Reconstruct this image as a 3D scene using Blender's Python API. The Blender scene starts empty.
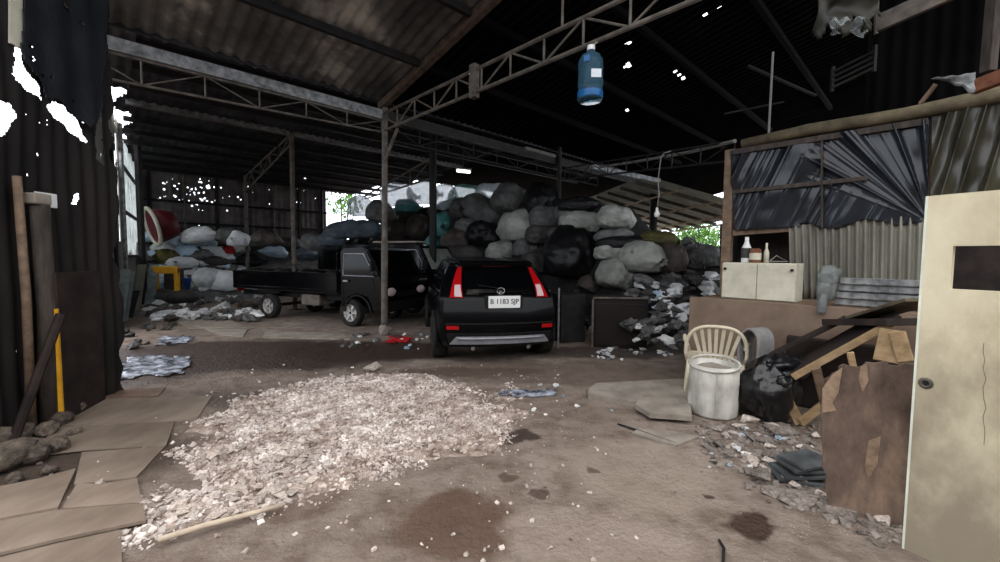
import bpy, bmesh, math, random
from mathutils import Vector as V, Matrix, Euler, noise
from mathutils.geometry import intersect_line_plane
R = math.radians
random.seed(7)
SC = bpy.context.scene
COL = SC.collection

# ---------------------------------------------------------------- camera and measuring
F, H = 420.0, 1.6
CM = Matrix.Rotation(R(90) - math.atan(25 / F), 3, 'X') @ Matrix.Rotation(R(.5), 3, 'Z')
CAMP = V((0, 0, H))
cd = bpy.data.cameras.new('camera')
cd.sensor_width = 36
cd.lens = F * 36 / 1000
cd.clip_start = .05
cam = bpy.data.objects.new('camera', cd)
COL.objects.link(cam)
cam.location = CAMP
cam.rotation_euler = CM.to_euler()
SC.camera = cam

def ray(x, y): return CM @ V(((x - 500) / F, (281 - y) / F, -1))
def at(x, y, D):
    d = ray(x, y); return CAMP + d * (D / d.y)
def gnd(x, y, z=0):
    d = ray(x, y); return CAMP + d * ((z - H) / d.z)
def onplane(x, y, p, n):
    d = ray(x, y); return CAMP + d * ((p - CAMP).dot(n) / d.dot(n))

P1 = gnd(384.5, 335)
VV = V((.719, .695, 0)); UU = V((-.695, .719, 0)); ZZ = V((0, 0, 1))
def S(a, b, z=0): return P1 + VV * a + UU * b + ZZ * z

# ---------------------------------------------------------------- materials
def lin(c):
    return tuple(((x / 255) / 12.92 if x / 255 <= .04045 else ((x / 255 + .055) / 1.055) ** 2.4) for x in c) + (1,)
class NT:
    def __init__(s, m):
        m.use_nodes = True; s.t = m.node_tree; s.t.nodes.clear()
    def n(s, typ, ins=None, **kw):
        x = s.t.nodes.new(typ)
        for k, v in kw.items(): setattr(x, k, v)
        for k, v in (ins or {}).items():
            if isinstance(v, bpy.types.NodeSocket): s.t.links.new(v, x.inputs[k])
            else: x.inputs[k].default_value = v
        return x
    def ramp(s, fac, stops):
        r = s.n('ShaderNodeValToRGB', {0: fac}); e = r.color_ramp.elements
        e[0].position, e[0].color = stops[0]; e[1].position, e[1].color = stops[-1]
        for p, c in stops[1:-1]:
            q = e.new(p); q.color = c
        return r.outputs[0]
    def mix(s, f, a, b, mode='MIX'):
        x = s.n('ShaderNodeMix', data_type='RGBA', blend_type=mode)
        for k, v in ((0, f), (6, a), (7, b)):
            if isinstance(v, bpy.types.NodeSocket): s.t.links.new(v, x.inputs[k])
            else: x.inputs[k].default_value = v
        return x.outputs[2]
    def math(s, op, a, b=0.0):
        return s.n('ShaderNodeMath', {0: a, 1: b}, operation=op).outputs[0]
MATS = {}
def mat(name, c1, c2=None, scale=6, rough=.8, metal=0, bump=0, bscale=None, spec=.28, coat=0, trans=0, stretch=None,
        island=0, rnd=0, lo=.35, hi=.68, c3=None, alpha=1, ior=1.45, sss=0, emit=0, tl=0, grime=None, film=None):
    m = bpy.data.materials.new(name); t = NT(m); MATS[name] = m
    co = t.n('ShaderNodeTexCoord').outputs['Object']
    if stretch: co = t.n('ShaderNodeMapping', {0: co, 3: stretch}).outputs[0]
    nz = t.n('ShaderNodeTexNoise', {'Vector': co, 'Scale': scale, 'Detail': 7, 'Roughness': .62}).outputs[0]
    c1 = lin(c1)
    if c2:
        st = [(lo, c1), (hi, lin(c2))]
        if c3: st = [(lo, c1), ((lo + hi) / 2, lin(c3)), (hi, lin(c2))]
        col = t.ramp(nz, st)
    else: col = c1
    if grime:
        z = t.n('ShaderNodeSeparateXYZ', {0: co}).outputs[2]
        g = t.math('ADD', z, t.math('MULTIPLY', t.math('SUBTRACT', nz, .5), 1.6))
        col = t.mix(t.ramp(g, [(.12, (.85,) * 3 + (1,)), (.55, (.25,) * 3 + (1,)), (.8, (0, 0, 0, 1))]), col, lin(grime))
    if island or rnd:
        rr = t.n('ShaderNodeNewGeometry').outputs['Random Per Island'] if island else t.n('ShaderNodeObjectInfo').outputs['Random']
        amt = island or rnd
        g = t.ramp(rr, [(0, (1 - amt,) * 3 + (1,)), (1, (1 + amt * .3,) * 3 + (1,))])
        col = t.mix(1.0, col, g, 'MULTIPLY')
    b = t.n('ShaderNodeBsdfPrincipled', {'Base Color': col, 'Roughness': rough, 'Metallic': metal, 'Specular IOR Level': spec,
            'Coat Weight': coat, 'Coat Roughness': .08, 'Transmission Weight': trans, 'IOR': ior, 'Alpha': 1 if tl else alpha})
    if sss: b.inputs['Subsurface Weight'].default_value = sss; b.inputs['Subsurface Radius'].default_value = (.2, .2, .2); b.inputs['Subsurface Scale'].default_value = .3
    if emit: b.inputs['Emission Color'].default_value = c1; b.inputs['Emission Strength'].default_value = emit
    if bump:
        bn = t.n('ShaderNodeTexNoise', {'Vector': co, 'Scale': bscale or scale * 3, 'Detail': 5}).outputs[0]
        t.t.links.new(t.n('ShaderNodeBump', {'Height': bn, 'Strength': bump, 'Distance': .03}).outputs[0], b.inputs['Normal'])
    out = b.outputs[0]
    if tl: out = t.n('ShaderNodeMixShader', {0: tl, 1: out, 2: t.n('ShaderNodeBsdfTranslucent', {0: col}).outputs[0]}).outputs[0]
    if tl and alpha < 1: out = t.n('ShaderNodeMixShader', {0: alpha, 1: t.n('ShaderNodeBsdfTransparent').outputs[0], 2: out}).outputs[0]
    if film:
        lw = t.n('ShaderNodeLayerWeight', {0: .35}).outputs[0]
        out = t.n('ShaderNodeMixShader', {0: t.math('ADD', t.math('MULTIPLY', lw, .8), film), 1: t.n('ShaderNodeBsdfTransparent', {0: (.8, .82, .86, 1)}).outputs[0], 2: out}).outputs[0]
    t.t.links.new(out, t.n('ShaderNodeOutputMaterial').inputs[0])
    return m
# metals, paints, plastics
K = {}
K['leanroof'] = mat('pale_lean_roof', (140, 136, 120), (186, 182, 164), 2, .7, 0, 0, tl=.3)
K['fiberglass'] = mat('fiberglass_sheet', (196, 202, 200), (232, 236, 236), 3, .5, 0, .1, 20, tl=.85)
K['stickm'] = mat('pale_stick', (176, 160, 142), (208, 194, 176), 8, .8)
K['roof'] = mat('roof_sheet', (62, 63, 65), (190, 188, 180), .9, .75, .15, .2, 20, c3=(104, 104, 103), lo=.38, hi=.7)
K['dimmed'] = mat('dimmed_black_sheet', (3, 3, 4), (10, 9, 9), 1.1, .9, 0, .2, 20, spec=.08)  # black sheet; dimness deep under the roof is put into its colour
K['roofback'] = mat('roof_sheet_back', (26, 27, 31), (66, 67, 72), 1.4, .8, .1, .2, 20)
K['galv'] = mat('galvanised_steel', (86, 88, 90), (158, 160, 160), 9, .55, .3, .1)
K['galvwall'] = mat('weathered_zinc', (92, 90, 82), (138, 136, 124), 3, .6, .2, .12, stretch=(1, 1, .25))
K['steel'] = mat('dusty_steel', (70, 66, 62), (112, 104, 96), 6, .7, .2, .1)
K['darksteel'] = mat('dark_steel', (26, 25, 26), (46, 44, 43), 6, .7, .2, .1)
K['rust'] = mat('rusty_steel', (62, 51, 44), (98, 83, 72), 9, .85, .1, .2)
K['orange'] = mat('rust_red_steel', (98, 60, 44), (128, 86, 64), 9, .8, .1, .2)
K['tinwall'] = mat('sooty_tin', (20, 18, 18), (44, 39, 37), 1.6, .8, .1, .2, 14, stretch=(1, 1, .4))
K['tarpblack'] = mat('black_tarpaulin', (16, 18, 22), (30, 32, 38), 4, .55, 0, .2, 20)
K['plastblack'] = mat('black_plastic_sheet', (20, 23, 28), (38, 42, 48), 3, .2, 0, 0, spec=.42, stretch=(1, 1, .3))
K['plastolive'] = mat('olive_plastic_sheet', (30, 29, 22), (66, 63, 48), 3, .26, 0, 0, spec=.5, stretch=(1, 1, .3))
K['plastclear'] = mat('clear_plastic', (120, 126, 126), None, 4, .18, 0, .15, 30, spec=.6, alpha=.45)
K['oliveflap'] = mat('dimmed_olive_sheet', (20, 19, 14), (44, 42, 32), 3, .5)  # darker copy of the olive sheet, with the dimness under the roof in its colour
K['torn'] = mat('torn_pale_ply', (118, 98, 82), (158, 136, 114), 9, .9, 0, .3, 30)
K['debris'] = mat('grey_debris', (90, 82, 76), (158, 148, 140), 6, .9, 0, .3, 30, island=.35)
K['wetglint'] = mat('wet_film_reflection', (60, 62, 70), (178, 184, 198), 6, .14, 0, .3, 14, spec=.8, lo=.42, hi=.62)  # bluish-white reflection of light on wet film is put into the colour
K['black'] = mat('black_car_paint', (5, 5, 7), None, 5, .25, 0, coat=.12, spec=.1)
K['glass'] = mat('tinted_glass', (4, 5, 6), None, 5, .08, 0, spec=.25)
K['wind'] = mat('reflecting_windscreen', (110, 116, 110), (140, 144, 136), 6, .35)  # pale tone is light reflected on the glass, put into its colour
K['rubber'] = mat('tyre_rubber', (22, 21, 21), (46, 43, 40), 14, .9)
K['rim'] = mat('alloy_rim', (150, 150, 150), (180, 180, 180), 10, .4, .6)
K['rimsteel'] = mat('silver_steel_rim', (150, 148, 145), (186, 184, 180), 10, .5, .3)
K['chrome'] = mat('chrome', (210, 212, 216), None, 5, .12, 1)
K['silver'] = mat('silver_plastic', (130, 133, 138), (150, 152, 156), 6, .38, .3)
K['red'] = mat('red_lens', (158, 12, 18), None, 5, .2, coat=.3)
K['clearlens'] = mat('clear_lens', (196, 176, 178), None, 5, .15, coat=.4)
K['plate'] = mat('plate_white', (222, 224, 222), None, 5, .5)
K['ink'] = mat('plate_ink', (24, 26, 30), None, 5, .6)
K['blackplastic'] = mat('rough_black_plastic', (14, 14, 15), (22, 22, 22), 20, .6)
# ground
K['ply'] = mat('laid_board', (112, 98, 87), (148, 134, 121), 2.2, .85, 0, .12, 18, stretch=(1, .5, 1), rnd=.22)
K['rubble'] = mat('white_rubble', (162, 144, 134), (242, 232, 226), 5, .9, 0, .3, 40, island=.42)
K['chunk'] = mat('broken_plaster', (160, 142, 130), (224, 214, 206), 6, .9, 0, .3, 40, rnd=.35)
K['mound'] = mat('rubble_bed', (98, 82, 72), (188, 171, 160), 9, .95, 0, .6, 30)
K['stone'] = mat('grey_stone', (66, 60, 54), (120, 108, 98), 5, .9, 0, .4, 25, rnd=.35)
K['concrete'] = mat('concrete_slab', (116, 108, 100), (150, 142, 132), 4, .9, 0, .2, 20)
K['darkslab'] = mat('slate_offcut', (52, 54, 56), (92, 96, 98), 5, .6, 0, .1, 20)
# wood
K['wood'] = mat('pale_timber', (124, 102, 74), (164, 140, 108), 5, .8, 0, .15, 20, stretch=(.3, 2, 2))
K['woodmid'] = mat('brown_timber', (92, 76, 62), (128, 108, 90), 5, .8, 0, .15, 20, stretch=(.3, 2, 2))
K['wooddark'] = mat('dark_timber', (30, 25, 24), (56, 46, 42), 4, .75, 0, .15, 20)
K['woodolive'] = mat('mossy_timber', (62, 56, 44), (108, 98, 78), 4, .85, 0, .2, 20)
K['brownply'] = mat('brown_plywood', (92, 74, 62), (132, 110, 94), 2.2, .8, 0, .12, 20, c3=(112, 90, 76))
K['ragply'] = mat('weathered_plywood', (64, 52, 45), (152, 128, 110), 3.4, .85, 0, .2, 18, c3=(104, 88, 78), stretch=(1, 1, .5))
K['panel'] = mat('counter_board', (104, 88, 76), (130, 112, 98), 2, .8, 0, .1, 20)
K['door'] = mat('cream_door_paint', (178, 168, 142), (214, 206, 180), 2.4, .6, 0, .12, 14, c3=(200, 191, 164), stretch=(1, 1, .6), grime=(130, 120, 104))
K['dooredge'] = mat('door_edge_bright', (196, 204, 190), (220, 224, 210), 6, .6)  # brightness of the thickness face is put into a paler door colour
K['cream'] = mat('cream_cabinet_paint', (176, 172, 154), (206, 202, 186), 4, .55, 0, .05)
# sacks
def sackmat(n, a, b, **k): K[n] = mat(n, a, b, k.pop('scale', 3), k.pop('rough', .6), 0, .8, 9, rnd=k.pop('rnd', .3), **k)
sackmat('sackwhite', (124, 126, 120), (172, 174, 166))
sackmat('sackgrey', (76, 76, 76), (114, 114, 112))
sackmat('sackdim', (48, 46, 46), (78, 75, 74))
sackmat('sackbrown', (62, 56, 52), (96, 88, 82))
sackmat('sackblack', (12, 12, 14), (26, 26, 28), rough=.4)
sackmat('sackteal', (36, 92, 92), (88, 134, 132))
sackmat('sackblue', (72, 84, 94), (118, 130, 140))
sackmat('sackclear', (206, 214, 222), (238, 242, 246), rough=.3, tl=.8, alpha=.62)
sackmat('sackmint', (120, 186, 178), (190, 226, 222), rough=.3, tl=.8, alpha=.66)
K['trunk'] = mat('weathered_trunk', (46, 41, 38), (78, 70, 65), 6, .85, 0, .3, 14, stretch=(2, 2, .4))
sackmat('sackolive', (62, 60, 30), (96, 90, 48))
sackmat('bagwhite', (206, 210, 214), (240, 242, 244), rough=.35)
sackmat('bagblue', (150, 180, 204), (204, 220, 232), rough=.35)
K['redcloth'] = mat('red_plastic', (150, 22, 26), (190, 40, 44), 6, .6, 0, .3, 20)
K['tubred'] = mat('maroon_tub', (74, 20, 26), (100, 30, 36), 6, .5)
K['yellow'] = mat('yellow_plastic', (196, 140, 30), (222, 168, 48), 6, .5)
K['blue'] = mat('blue_plastic', (36, 70, 140), (60, 96, 170), 6, .5)
K['teal'] = mat('teal_plastic', (40, 120, 120), (80, 160, 156), 6, .5)
K['white'] = mat('white_plastic', (206, 208, 208), (232, 232, 230), 6, .45)
K['palemetal'] = mat('pale_sheet_metal', (96, 106, 108), (146, 156, 156), 3, .5, .2, .1)
K['chair'] = mat('cream_plastic', (188, 178, 154), (216, 206, 184), 5, .5)
K['drum'] = mat('whitewashed_drum', (146, 144, 136), (210, 208, 200), 4, .75, 0, .25, 20, c3=(186, 184, 176), stretch=(1, 1, .4))
K['greyplast'] = mat('grey_plastic', (104, 104, 104), (140, 138, 136), 5, .45)
K['bin'] = mat('black_bin_bag', (10, 10, 12), (22, 22, 26), 4, .3, 0, .4, 16, spec=.6)
K['jug'] = mat('blue_water_jug', (96, 140, 162), None, 4, .08, 0, trans=.8, ior=1.15)
K['jugblue'] = mat('bright_blue_plastic', (22, 84, 136), None, 4, .3)
K['bulb'] = mat('frosted_glass', (225, 225, 222), None, 4, .3)
K['tube'] = mat('lit_lamp_tube', (255, 252, 244), None, 4, .3, emit=2.0)
K['leaf'] = mat('green_leaf', (44, 96, 34), (120, 170, 70), 3, .6, rnd=.2)
K['bark'] = mat('bark', (60, 48, 38), (92, 76, 60), 8, .9)
K['fridge'] = mat('dark_brown_steel', (22, 17, 17), (36, 27, 26), 3, .5, .1)
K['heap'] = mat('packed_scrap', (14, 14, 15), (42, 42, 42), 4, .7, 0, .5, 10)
K['paper'] = mat('white_card', (196, 202, 206), (222, 226, 228), 4, .6)
K['wire'] = mat('grey_wire', (120, 118, 114), None, 4, .6)
K['wallback'] = mat('grimy_concrete_wall', (78, 72, 72), (124, 116, 114), 1.6, .9, 0, .2, 12)
K['rope'] = mat('pale_string', (170, 166, 150), None, 4, .8)

# ---------------------------------------------------------------- mesh builder
class MB:
    def __init__(s): s.v = []; s.f = []; s.m = []; s.u = None
    def add(s, vs, fs, m=0):
        o = len(s.v); s.v += [V(x) for x in vs]; s.f += [tuple(o + i for i in f) for f in fs]; s.m += [m] * len(fs); return s
    def bm(s, b, M=None, m=0):
        b.verts.index_update()
        s.add([(M @ x.co if M else x.co) for x in b.verts], [[q.index for q in f.verts] for f in b.faces], m); b.free(); return s
    def box(s, c, d, rot=None, m=0, bev=.0):
        b = bmesh.new(); bmesh.ops.create_cube(b, size=1)
        for x in b.verts: x.co = V((x.co.x * d[0], x.co.y * d[1], x.co.z * d[2]))
        if bev: bmesh.ops.bevel(b, geom=list(b.edges), offset=bev, segments=2, affect='EDGES', profile=.5)
        M = Matrix.Translation(c) @ (rot.to_4x4() if rot else Matrix())
        return s.bm(b, M, m)
    def bar(s, p, q, w, h, m=0, bev=0, up=ZZ, bend=0):
        p, q = V(p), V(q); x = (q - p).normalized(); y = up.cross(x)
        if y.length < 1e-4: y = V((0, 1, 0)).cross(x)
        y.normalize(); z = x.cross(y)
        return s.box((p + q) / 2, ((q - p).length, w, h), Matrix((x, y, z)).transposed(), m, bev)
    def tube(s, pts, r, n=8, m=0, cap=True):
        pts = [V(p) for p in pts]; rs = r if isinstance(r, (list, tuple)) else [r] * len(pts)
        t = (pts[1] - pts[0]).normalized(); a = t.orthogonal().normalized(); vs = []; fs = []
        for i, p in enumerate(pts):
            t2 = ((pts[min(i + 1, len(pts) - 1)] - pts[max(i - 1, 0)])).normalized()
            a = (a - t2 * a.dot(t2)).normalized(); b = t2.cross(a)
            vs += [p + (a * math.cos(2 * math.pi * k / n) + b * math.sin(2 * math.pi * k / n)) * rs[i] for k in range(n)]
            if i: fs += [((i - 1) * n + k, (i - 1) * n + (k + 1) % n, i * n + (k + 1) % n, i * n + k) for k in range(n)]
        if cap: fs += [tuple(range(n))[::-1], tuple((len(pts) - 1) * n + k for k in range(n))]
        return s.add(vs, fs, m)
    def lathe(s, prof, n=24, M=None, m=0, wob=None):
        vs = []; fs = []
        for i, (r, z) in enumerate(prof):
            for k in range(n):
                a = 2 * math.pi * k / n; rr = r * (wob(a, z) if wob else 1)
                p = V((rr * math.cos(a), rr * math.sin(a), z)); vs.append(M @ p if M else p)
            if i: fs += [((i - 1) * n + k, (i - 1) * n + (k + 1) % n, i * n + (k + 1) % n, i * n + k) for k in range(n)]
        return s.add(vs, fs, m)
    def prism(s, poly, d, M=None, m=0):
        n = len(poly)
        vs = [V((x, y, -d / 2)) for x, y in poly] + [V((x, y, d / 2)) for x, y in poly]
        fs = [tuple(range(n))[::-1], tuple(range(n, 2 * n))] + [(i, (i + 1) % n, n + (i + 1) % n, n + i) for i in range(n)]
        return s.add([M @ x for x in vs] if M else vs, fs, m)
    def blob(s, c, d, seed=0, sub=2, amp=.3, fr=1.3, rot=None, m=0):
        b = bmesh.new(); bmesh.ops.create_icosphere(b, subdivisions=sub, radius=.5); o = V((seed * 7.3, seed * 3.1, seed * 1.7))
        for x in b.verts:
            k = 1 + amp * noise.noise(x.co * fr * 2 + o) + amp * .5 * noise.noise(x.co * fr * 5 + o)
            x.co = V((x.co.x * d[0] * k, x.co.y * d[1] * k, x.co.z * d[2] * k))
        return s.bm(b, Matrix.Translation(c) @ (rot.to_4x4() if rot else Matrix()), m)
    def grid(s, fn, nu, nv, keep=None, m=0):
        vs = [fn(i / nu, j / nv) for j in range(nv + 1) for i in range(nu + 1)]
        fs = [(j * (nu + 1) + i, j * (nu + 1) + i + 1, (j + 1) * (nu + 1) + i + 1, (j + 1) * (nu + 1) + i)
              for j in range(nv) for i in range(nu) if not keep or keep((i + .5) / nu, (j + .5) / nv)]
        return s.add(vs, fs, m)
    def mesh(s, name, mats, smooth=False, inv=None):
        me = bpy.data.meshes.new(name)
        me.from_pydata([(inv @ x if inv else x) for x in s.v], [], s.f)
        for x in (mats if isinstance(mats, (list, tuple)) else [mats]): me.materials.append(K[x] if isinstance(x, str) else x)
        for p, i in zip(me.polygons, s.m): p.material_index = i; p.use_smooth = smooth
        me.validate(); me.update(); return me

def tag(o, label=None, cat=None, group=None, kind=None):
    for k, v in (('label', label), ('category', cat), ('group', group), ('kind', kind)):
        if v: o[k] = v
    return o
def thing(name, label, cat, loc, rz=0, group=None):
    o = bpy.data.objects.new(name, None); COL.objects.link(o); o.location = loc; o.rotation_euler = (0, 0, rz)
    o.empty_display_size = .1
    return tag(o, label, cat, group)
def wm(o):
    M = Matrix.LocRotScale(o.location, o.rotation_euler, o.scale)
    return wm(o.parent) @ M if o.parent else M
def part(mb, name, mats, parent, label=None, smooth=False, local=False, solid=0):
    me = mb.mesh(name, mats, smooth, None if local else wm(parent).inverted())
    o = bpy.data.objects.new(name, me); COL.objects.link(o); o.parent = parent
    if label: o['label'] = label
    if solid: sm = o.modifiers.new('thick', 'SOLIDIFY'); sm.thickness = solid; sm.offset = 0
    return o
def solo(mb, name, mats, label=None, cat=None, group=None, kind=None, smooth=False, solid=0):
    xs = [p.x for p in mb.v]; ys = [p.y for p in mb.v]; zs = [p.z for p in mb.v]
    c = V(((min(xs) + max(xs)) / 2, (min(ys) + max(ys)) / 2, min(zs)))
    me = mb.mesh(name, mats, smooth, Matrix.Translation(-c)); o = bpy.data.objects.new(name, me); COL.objects.link(o); o.location = c
    if solid: sm = o.modifiers.new('thick', 'SOLIDIFY'); sm.thickness = solid; sm.offset = 0
    return tag(o, label, cat, group, kind)
def struct(mb, name, mats, smooth=False, solid=0): return solo(mb, name, mats, kind='structure', smooth=smooth, solid=solid)
def copy_tree(o, parent=None):
    c = o.copy(); COL.objects.link(c)
    if parent: c.parent = parent
    for ch in list(o.children): copy_tree(ch, c)
    return c
def inpoly(x, y, P):
    r = False; j = len(P) - 1
    for i in range(len(P)):
        if (P[i][1] > y) != (P[j][1] > y) and x < (P[j][0] - P[i][0]) * (y - P[i][1]) / (P[j][1] - P[i][1]) + P[i][0]: r = not r
        j = i
    return r
def crom(a, b, c, d, t):
    return .5 * ((2 * b) + (c - a) * t + (2 * a - 5 * b + 4 * c - d) * t * t + (3 * b - a - 3 * c + d) * t ** 3)
def spl(P, t):
    n = len(P) - 1; t = max(0, min(n, t)); i = min(int(t), n - 1)
    return crom(P[max(i - 1, 0)], P[i], P[i + 1], P[min(i + 2, n)], t - i)
# ---------------------------------------------------------------- sky and daylight
W = bpy.data.worlds.new('overcast_sky'); SC.world = W
t = NT(W)
geo = t.n('ShaderNodeTexCoord').outputs['Generated']
sep = t.n('ShaderNodeSeparateXYZ', {0: geo}).outputs[2]
skyc = t.ramp(sep, [(0.0, (.84, .91, 1.0, 1)), (.35, (.9, .93, 1.0, 1)), (.75, (1.0, .985, .96, 1)), (1.0, (1.0, .98, .955, 1))])
bg = t.n('ShaderNodeBackground', {0: skyc, 1: 3.3})
t.t.links.new(bg.outputs[0], t.n('ShaderNodeOutputWorld').inputs[0])
SC.view_settings.view_transform = 'Standard'; SC.view_settings.look = 'None'
SC.view_settings.exposure = 0.0; SC.view_settings.gamma = 1; SC.view_settings.use_curve_mapping = False
SC.cycles.use_denoising = True

# ---------------------------------------------------------------- floor
def floormat():
    m = bpy.data.materials.new('dirt_floor'); t = NT(m)
    co = t.n('ShaderNodeTexCoord').outputs['Object']
    def nz(s, d=8, r=.6): return t.n('ShaderNodeTexNoise', {'Vector': co, 'Scale': s, 'Detail': d, 'Roughness': r}).outputs[0]
    col = t.ramp(nz(.9), [(.3, lin((112, 99, 90))), (.7, lin((147, 134, 124)))])
    col = t.mix(t.ramp(nz(5), [(.42, (0, 0, 0, 1)), (.66, (.75, .75, .75, 1))]), col, lin((92, 76, 65)))
    spk = t.n('ShaderNodeTexVoronoi', {'Vector': co, 'Scale': 42.0}).outputs[0]
    col = t.mix(t.math('MULTIPLY', t.ramp(spk, [(.10, (1, 1, 1, 1)), (.2, (0, 0, 0, 1))]), t.ramp(nz(2.3), [(.5, (0, 0, 0, 1)), (.62, (.75, .75, .75, 1))])), col, lin((206, 194, 184)))
    warp = t.n('ShaderNodeTexNoise', {'Vector': co, 'Scale': 2.6, 'Detail': 6}).outputs[1]
    wv = t.n('ShaderNodeVectorMath', {0: co, 1: t.n('ShaderNodeVectorMath', {0: t.n('ShaderNodeVectorMath', {0: warp, 1: (.5, .5, .5)}, operation='SUBTRACT').outputs[0], 3: .55}, operation='SCALE').outputs[0]}, operation='ADD').outputs[0]
    rough = .92
    damp = None
    for (px, py, rx, ry, c, st, wet) in PATCH:
        g = gnd(px, py)
        q = t.n('ShaderNodeVectorMath', {0: wv, 1: (g.x, g.y, 0)}, operation='SUBTRACT').outputs[0]
        q = t.n('ShaderNodeVectorMath', {0: q, 1: (1 / rx, 1 / ry, 0)}, operation='MULTIPLY').outputs[0]
        L = t.n('ShaderNodeVectorMath', {0: q}, operation='LENGTH').outputs['Value']
        f = t.ramp(L, [(.72, (st,) * 3 + (1,)), (1.0, (0, 0, 0, 1))])
        col = t.mix(f, col, lin(c))
        if wet: damp = t.math('MAXIMUM', damp, f) if damp else f
    ro = t.ramp(damp, [(0, (.93,) * 3 + (1,)), (1, (.42,) * 3 + (1,))])
    b = t.n('ShaderNodeBsdfPrincipled', {'Base Color': col, 'Roughness': ro, 'Specular IOR Level': .35})
    hb = t.math('ADD', nz(26, 5), t.math('MULTIPLY', nz(3), 2.0))
    t.t.links.new(t.n('ShaderNodeBump', {'Height': hb, 'Strength': .8, 'Distance': .035}).outputs[0], b.inputs['Normal'])
    t.t.links.new(b.outputs[0], t.n('ShaderNodeOutputMaterial').inputs[0])
    return m
DB = (54, 41, 35)
PATCH = [(250, 354, 2.9, 1.3, DB, .93, 1), (370, 350, 1.8, .9, DB, .93, 1), (140, 372, 1.1, .9, DB, .85, 1), (470, 372, 1.2, .3, (84, 66, 56), .7, 1),
         (250, 398, .9, .3, (70, 56, 48), .7, 1),
         (455, 522, .42, .38, (82, 60, 48), .8, 0), (560, 372, 2.2, .7, (92, 78, 68), .6, 0), (640, 470, .7, .6, (152, 138, 126), .5, 0),
         (600, 540, .6, .35, (150, 136, 126), .5, 0), (520, 437, .16, .16, (50, 36, 30), .9, 0), (752, 532, .13, .12, (58, 42, 34), .95, 1),
         (714, 497, .05, .05, (56, 42, 36), .9, 0), (588, 468, .09, .06, (78, 62, 52), .8, 0), (80, 465, .8, .55, (62, 50, 42), .85, 0), (518, 477, .1, .06, (76, 60, 50), .8, 0),
         (540, 498, .08, .06, (66, 50, 42), .8, 0), (600, 352, 1.6, .5, (52, 42, 38), .8, 0), (300, 500, .35, .35, (92, 74, 64), .5, 0)]
fl = MB(); fl.grid(lambda u, v: V((-40 + 80 * u, -40 + 80 * v, 0)), 8, 8)
fo = struct(fl, 'floor', floormat())

# ---------------------------------------------------------------- corrugated ceilings
def corr(name, a0, a1, b0, b1, zf, pitch, amp, m, holes=(), keep=None, seg=.12, q=4, lap=0):
    nu = int((a1 - a0) / pitch * q); nv = max(1, int((b1 - b0) / seg)); mb = MB()
    def fn(u, v):
        a = a0 + (a1 - a0) * u; b = b0 + (b1 - b0) * v
        w = math.cos(2 * math.pi * (a - a0) / pitch) * amp
        st = ((b * .55 + (int(a / .8) * .37) % 1) % 1) * lap
        p = S(a, b); p.z = zf(a, b) + w + st; return p
    hs = []
    for x, y, r in holes:
        a, b = rooflocal(x, y, zf)
        hs.append((a, b, r))
    def kp(u, v):
        a = a0 + (a1 - a0) * u; b = b0 + (b1 - b0) * v
        for ha, hb, r in hs:
            if (a - ha) ** 2 + (b - hb) ** 2 < r * r * (1 + .6 * math.sin(a * 90) * math.cos(b * 70)): return False
        return keep(a, b) if keep else True
    mb.grid(fn, nu, nv, kp)
    return struct(mb, name, m, smooth=True)
def rooflocal(x, y, zf):
    d = ray(x, y); lo, hi = .5, 60
    def g(D):
        p = CAMP + d * (D / d.y); r = p - P1; a = r.dot(VV); b = r.dot(UU); return p.z - zf(a, b), a, b
    for _ in range(50):
        m = (lo + hi) / 2
        if g(m)[0] < 0: lo = m
        else: hi = m
    return g(lo)[1:]
zfront = lambda a, b: 4.62 - .216 * b
zback = lambda a, b: 5.36 - (5.36 - 4.62) * (b / 13.0)
HF = [(628, 43, .06), (628, 66, .065), (705, 16, .04), (718, 8, .035), (675, 73, .022), (679, 75, .018), (683, 78, .03), (627, 111, .03), (625, 113, .02), (417, 15, .03),
      (488, 92, .02), (493, 93, .02), (530, 60, .015), (780, 30, .015), (548, 40, .012)]
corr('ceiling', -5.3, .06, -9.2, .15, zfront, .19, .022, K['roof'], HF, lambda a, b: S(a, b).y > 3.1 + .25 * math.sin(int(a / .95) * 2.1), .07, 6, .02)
corr('ceiling', .02, 17.5, -12, .15, zfront, .19, .022, K['dimmed'], HF, lambda a, b: S(a, b).y > 3.1 + .25 * math.sin(int(a / .95) * 2.1), .07, 6, .02)
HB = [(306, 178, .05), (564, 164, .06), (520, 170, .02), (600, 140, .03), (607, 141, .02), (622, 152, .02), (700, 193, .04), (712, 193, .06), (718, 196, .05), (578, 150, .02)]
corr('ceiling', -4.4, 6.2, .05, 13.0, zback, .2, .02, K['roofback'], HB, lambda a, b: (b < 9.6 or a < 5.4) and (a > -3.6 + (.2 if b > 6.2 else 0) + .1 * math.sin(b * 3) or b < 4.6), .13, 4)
corr('ceiling', 6.2, 17.5, .05, 8.4, zback, .2, .02, K['dimmed'], HB, None, .13, 4)
# gable strip closing the step between both roofs
mb = MB(); mb.box(S(5.0, .08, 5.0), (22, .04, .85), Matrix((VV, UU, ZZ)).transposed()); struct(mb, 'wall_upper', K['roofback'])
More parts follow.
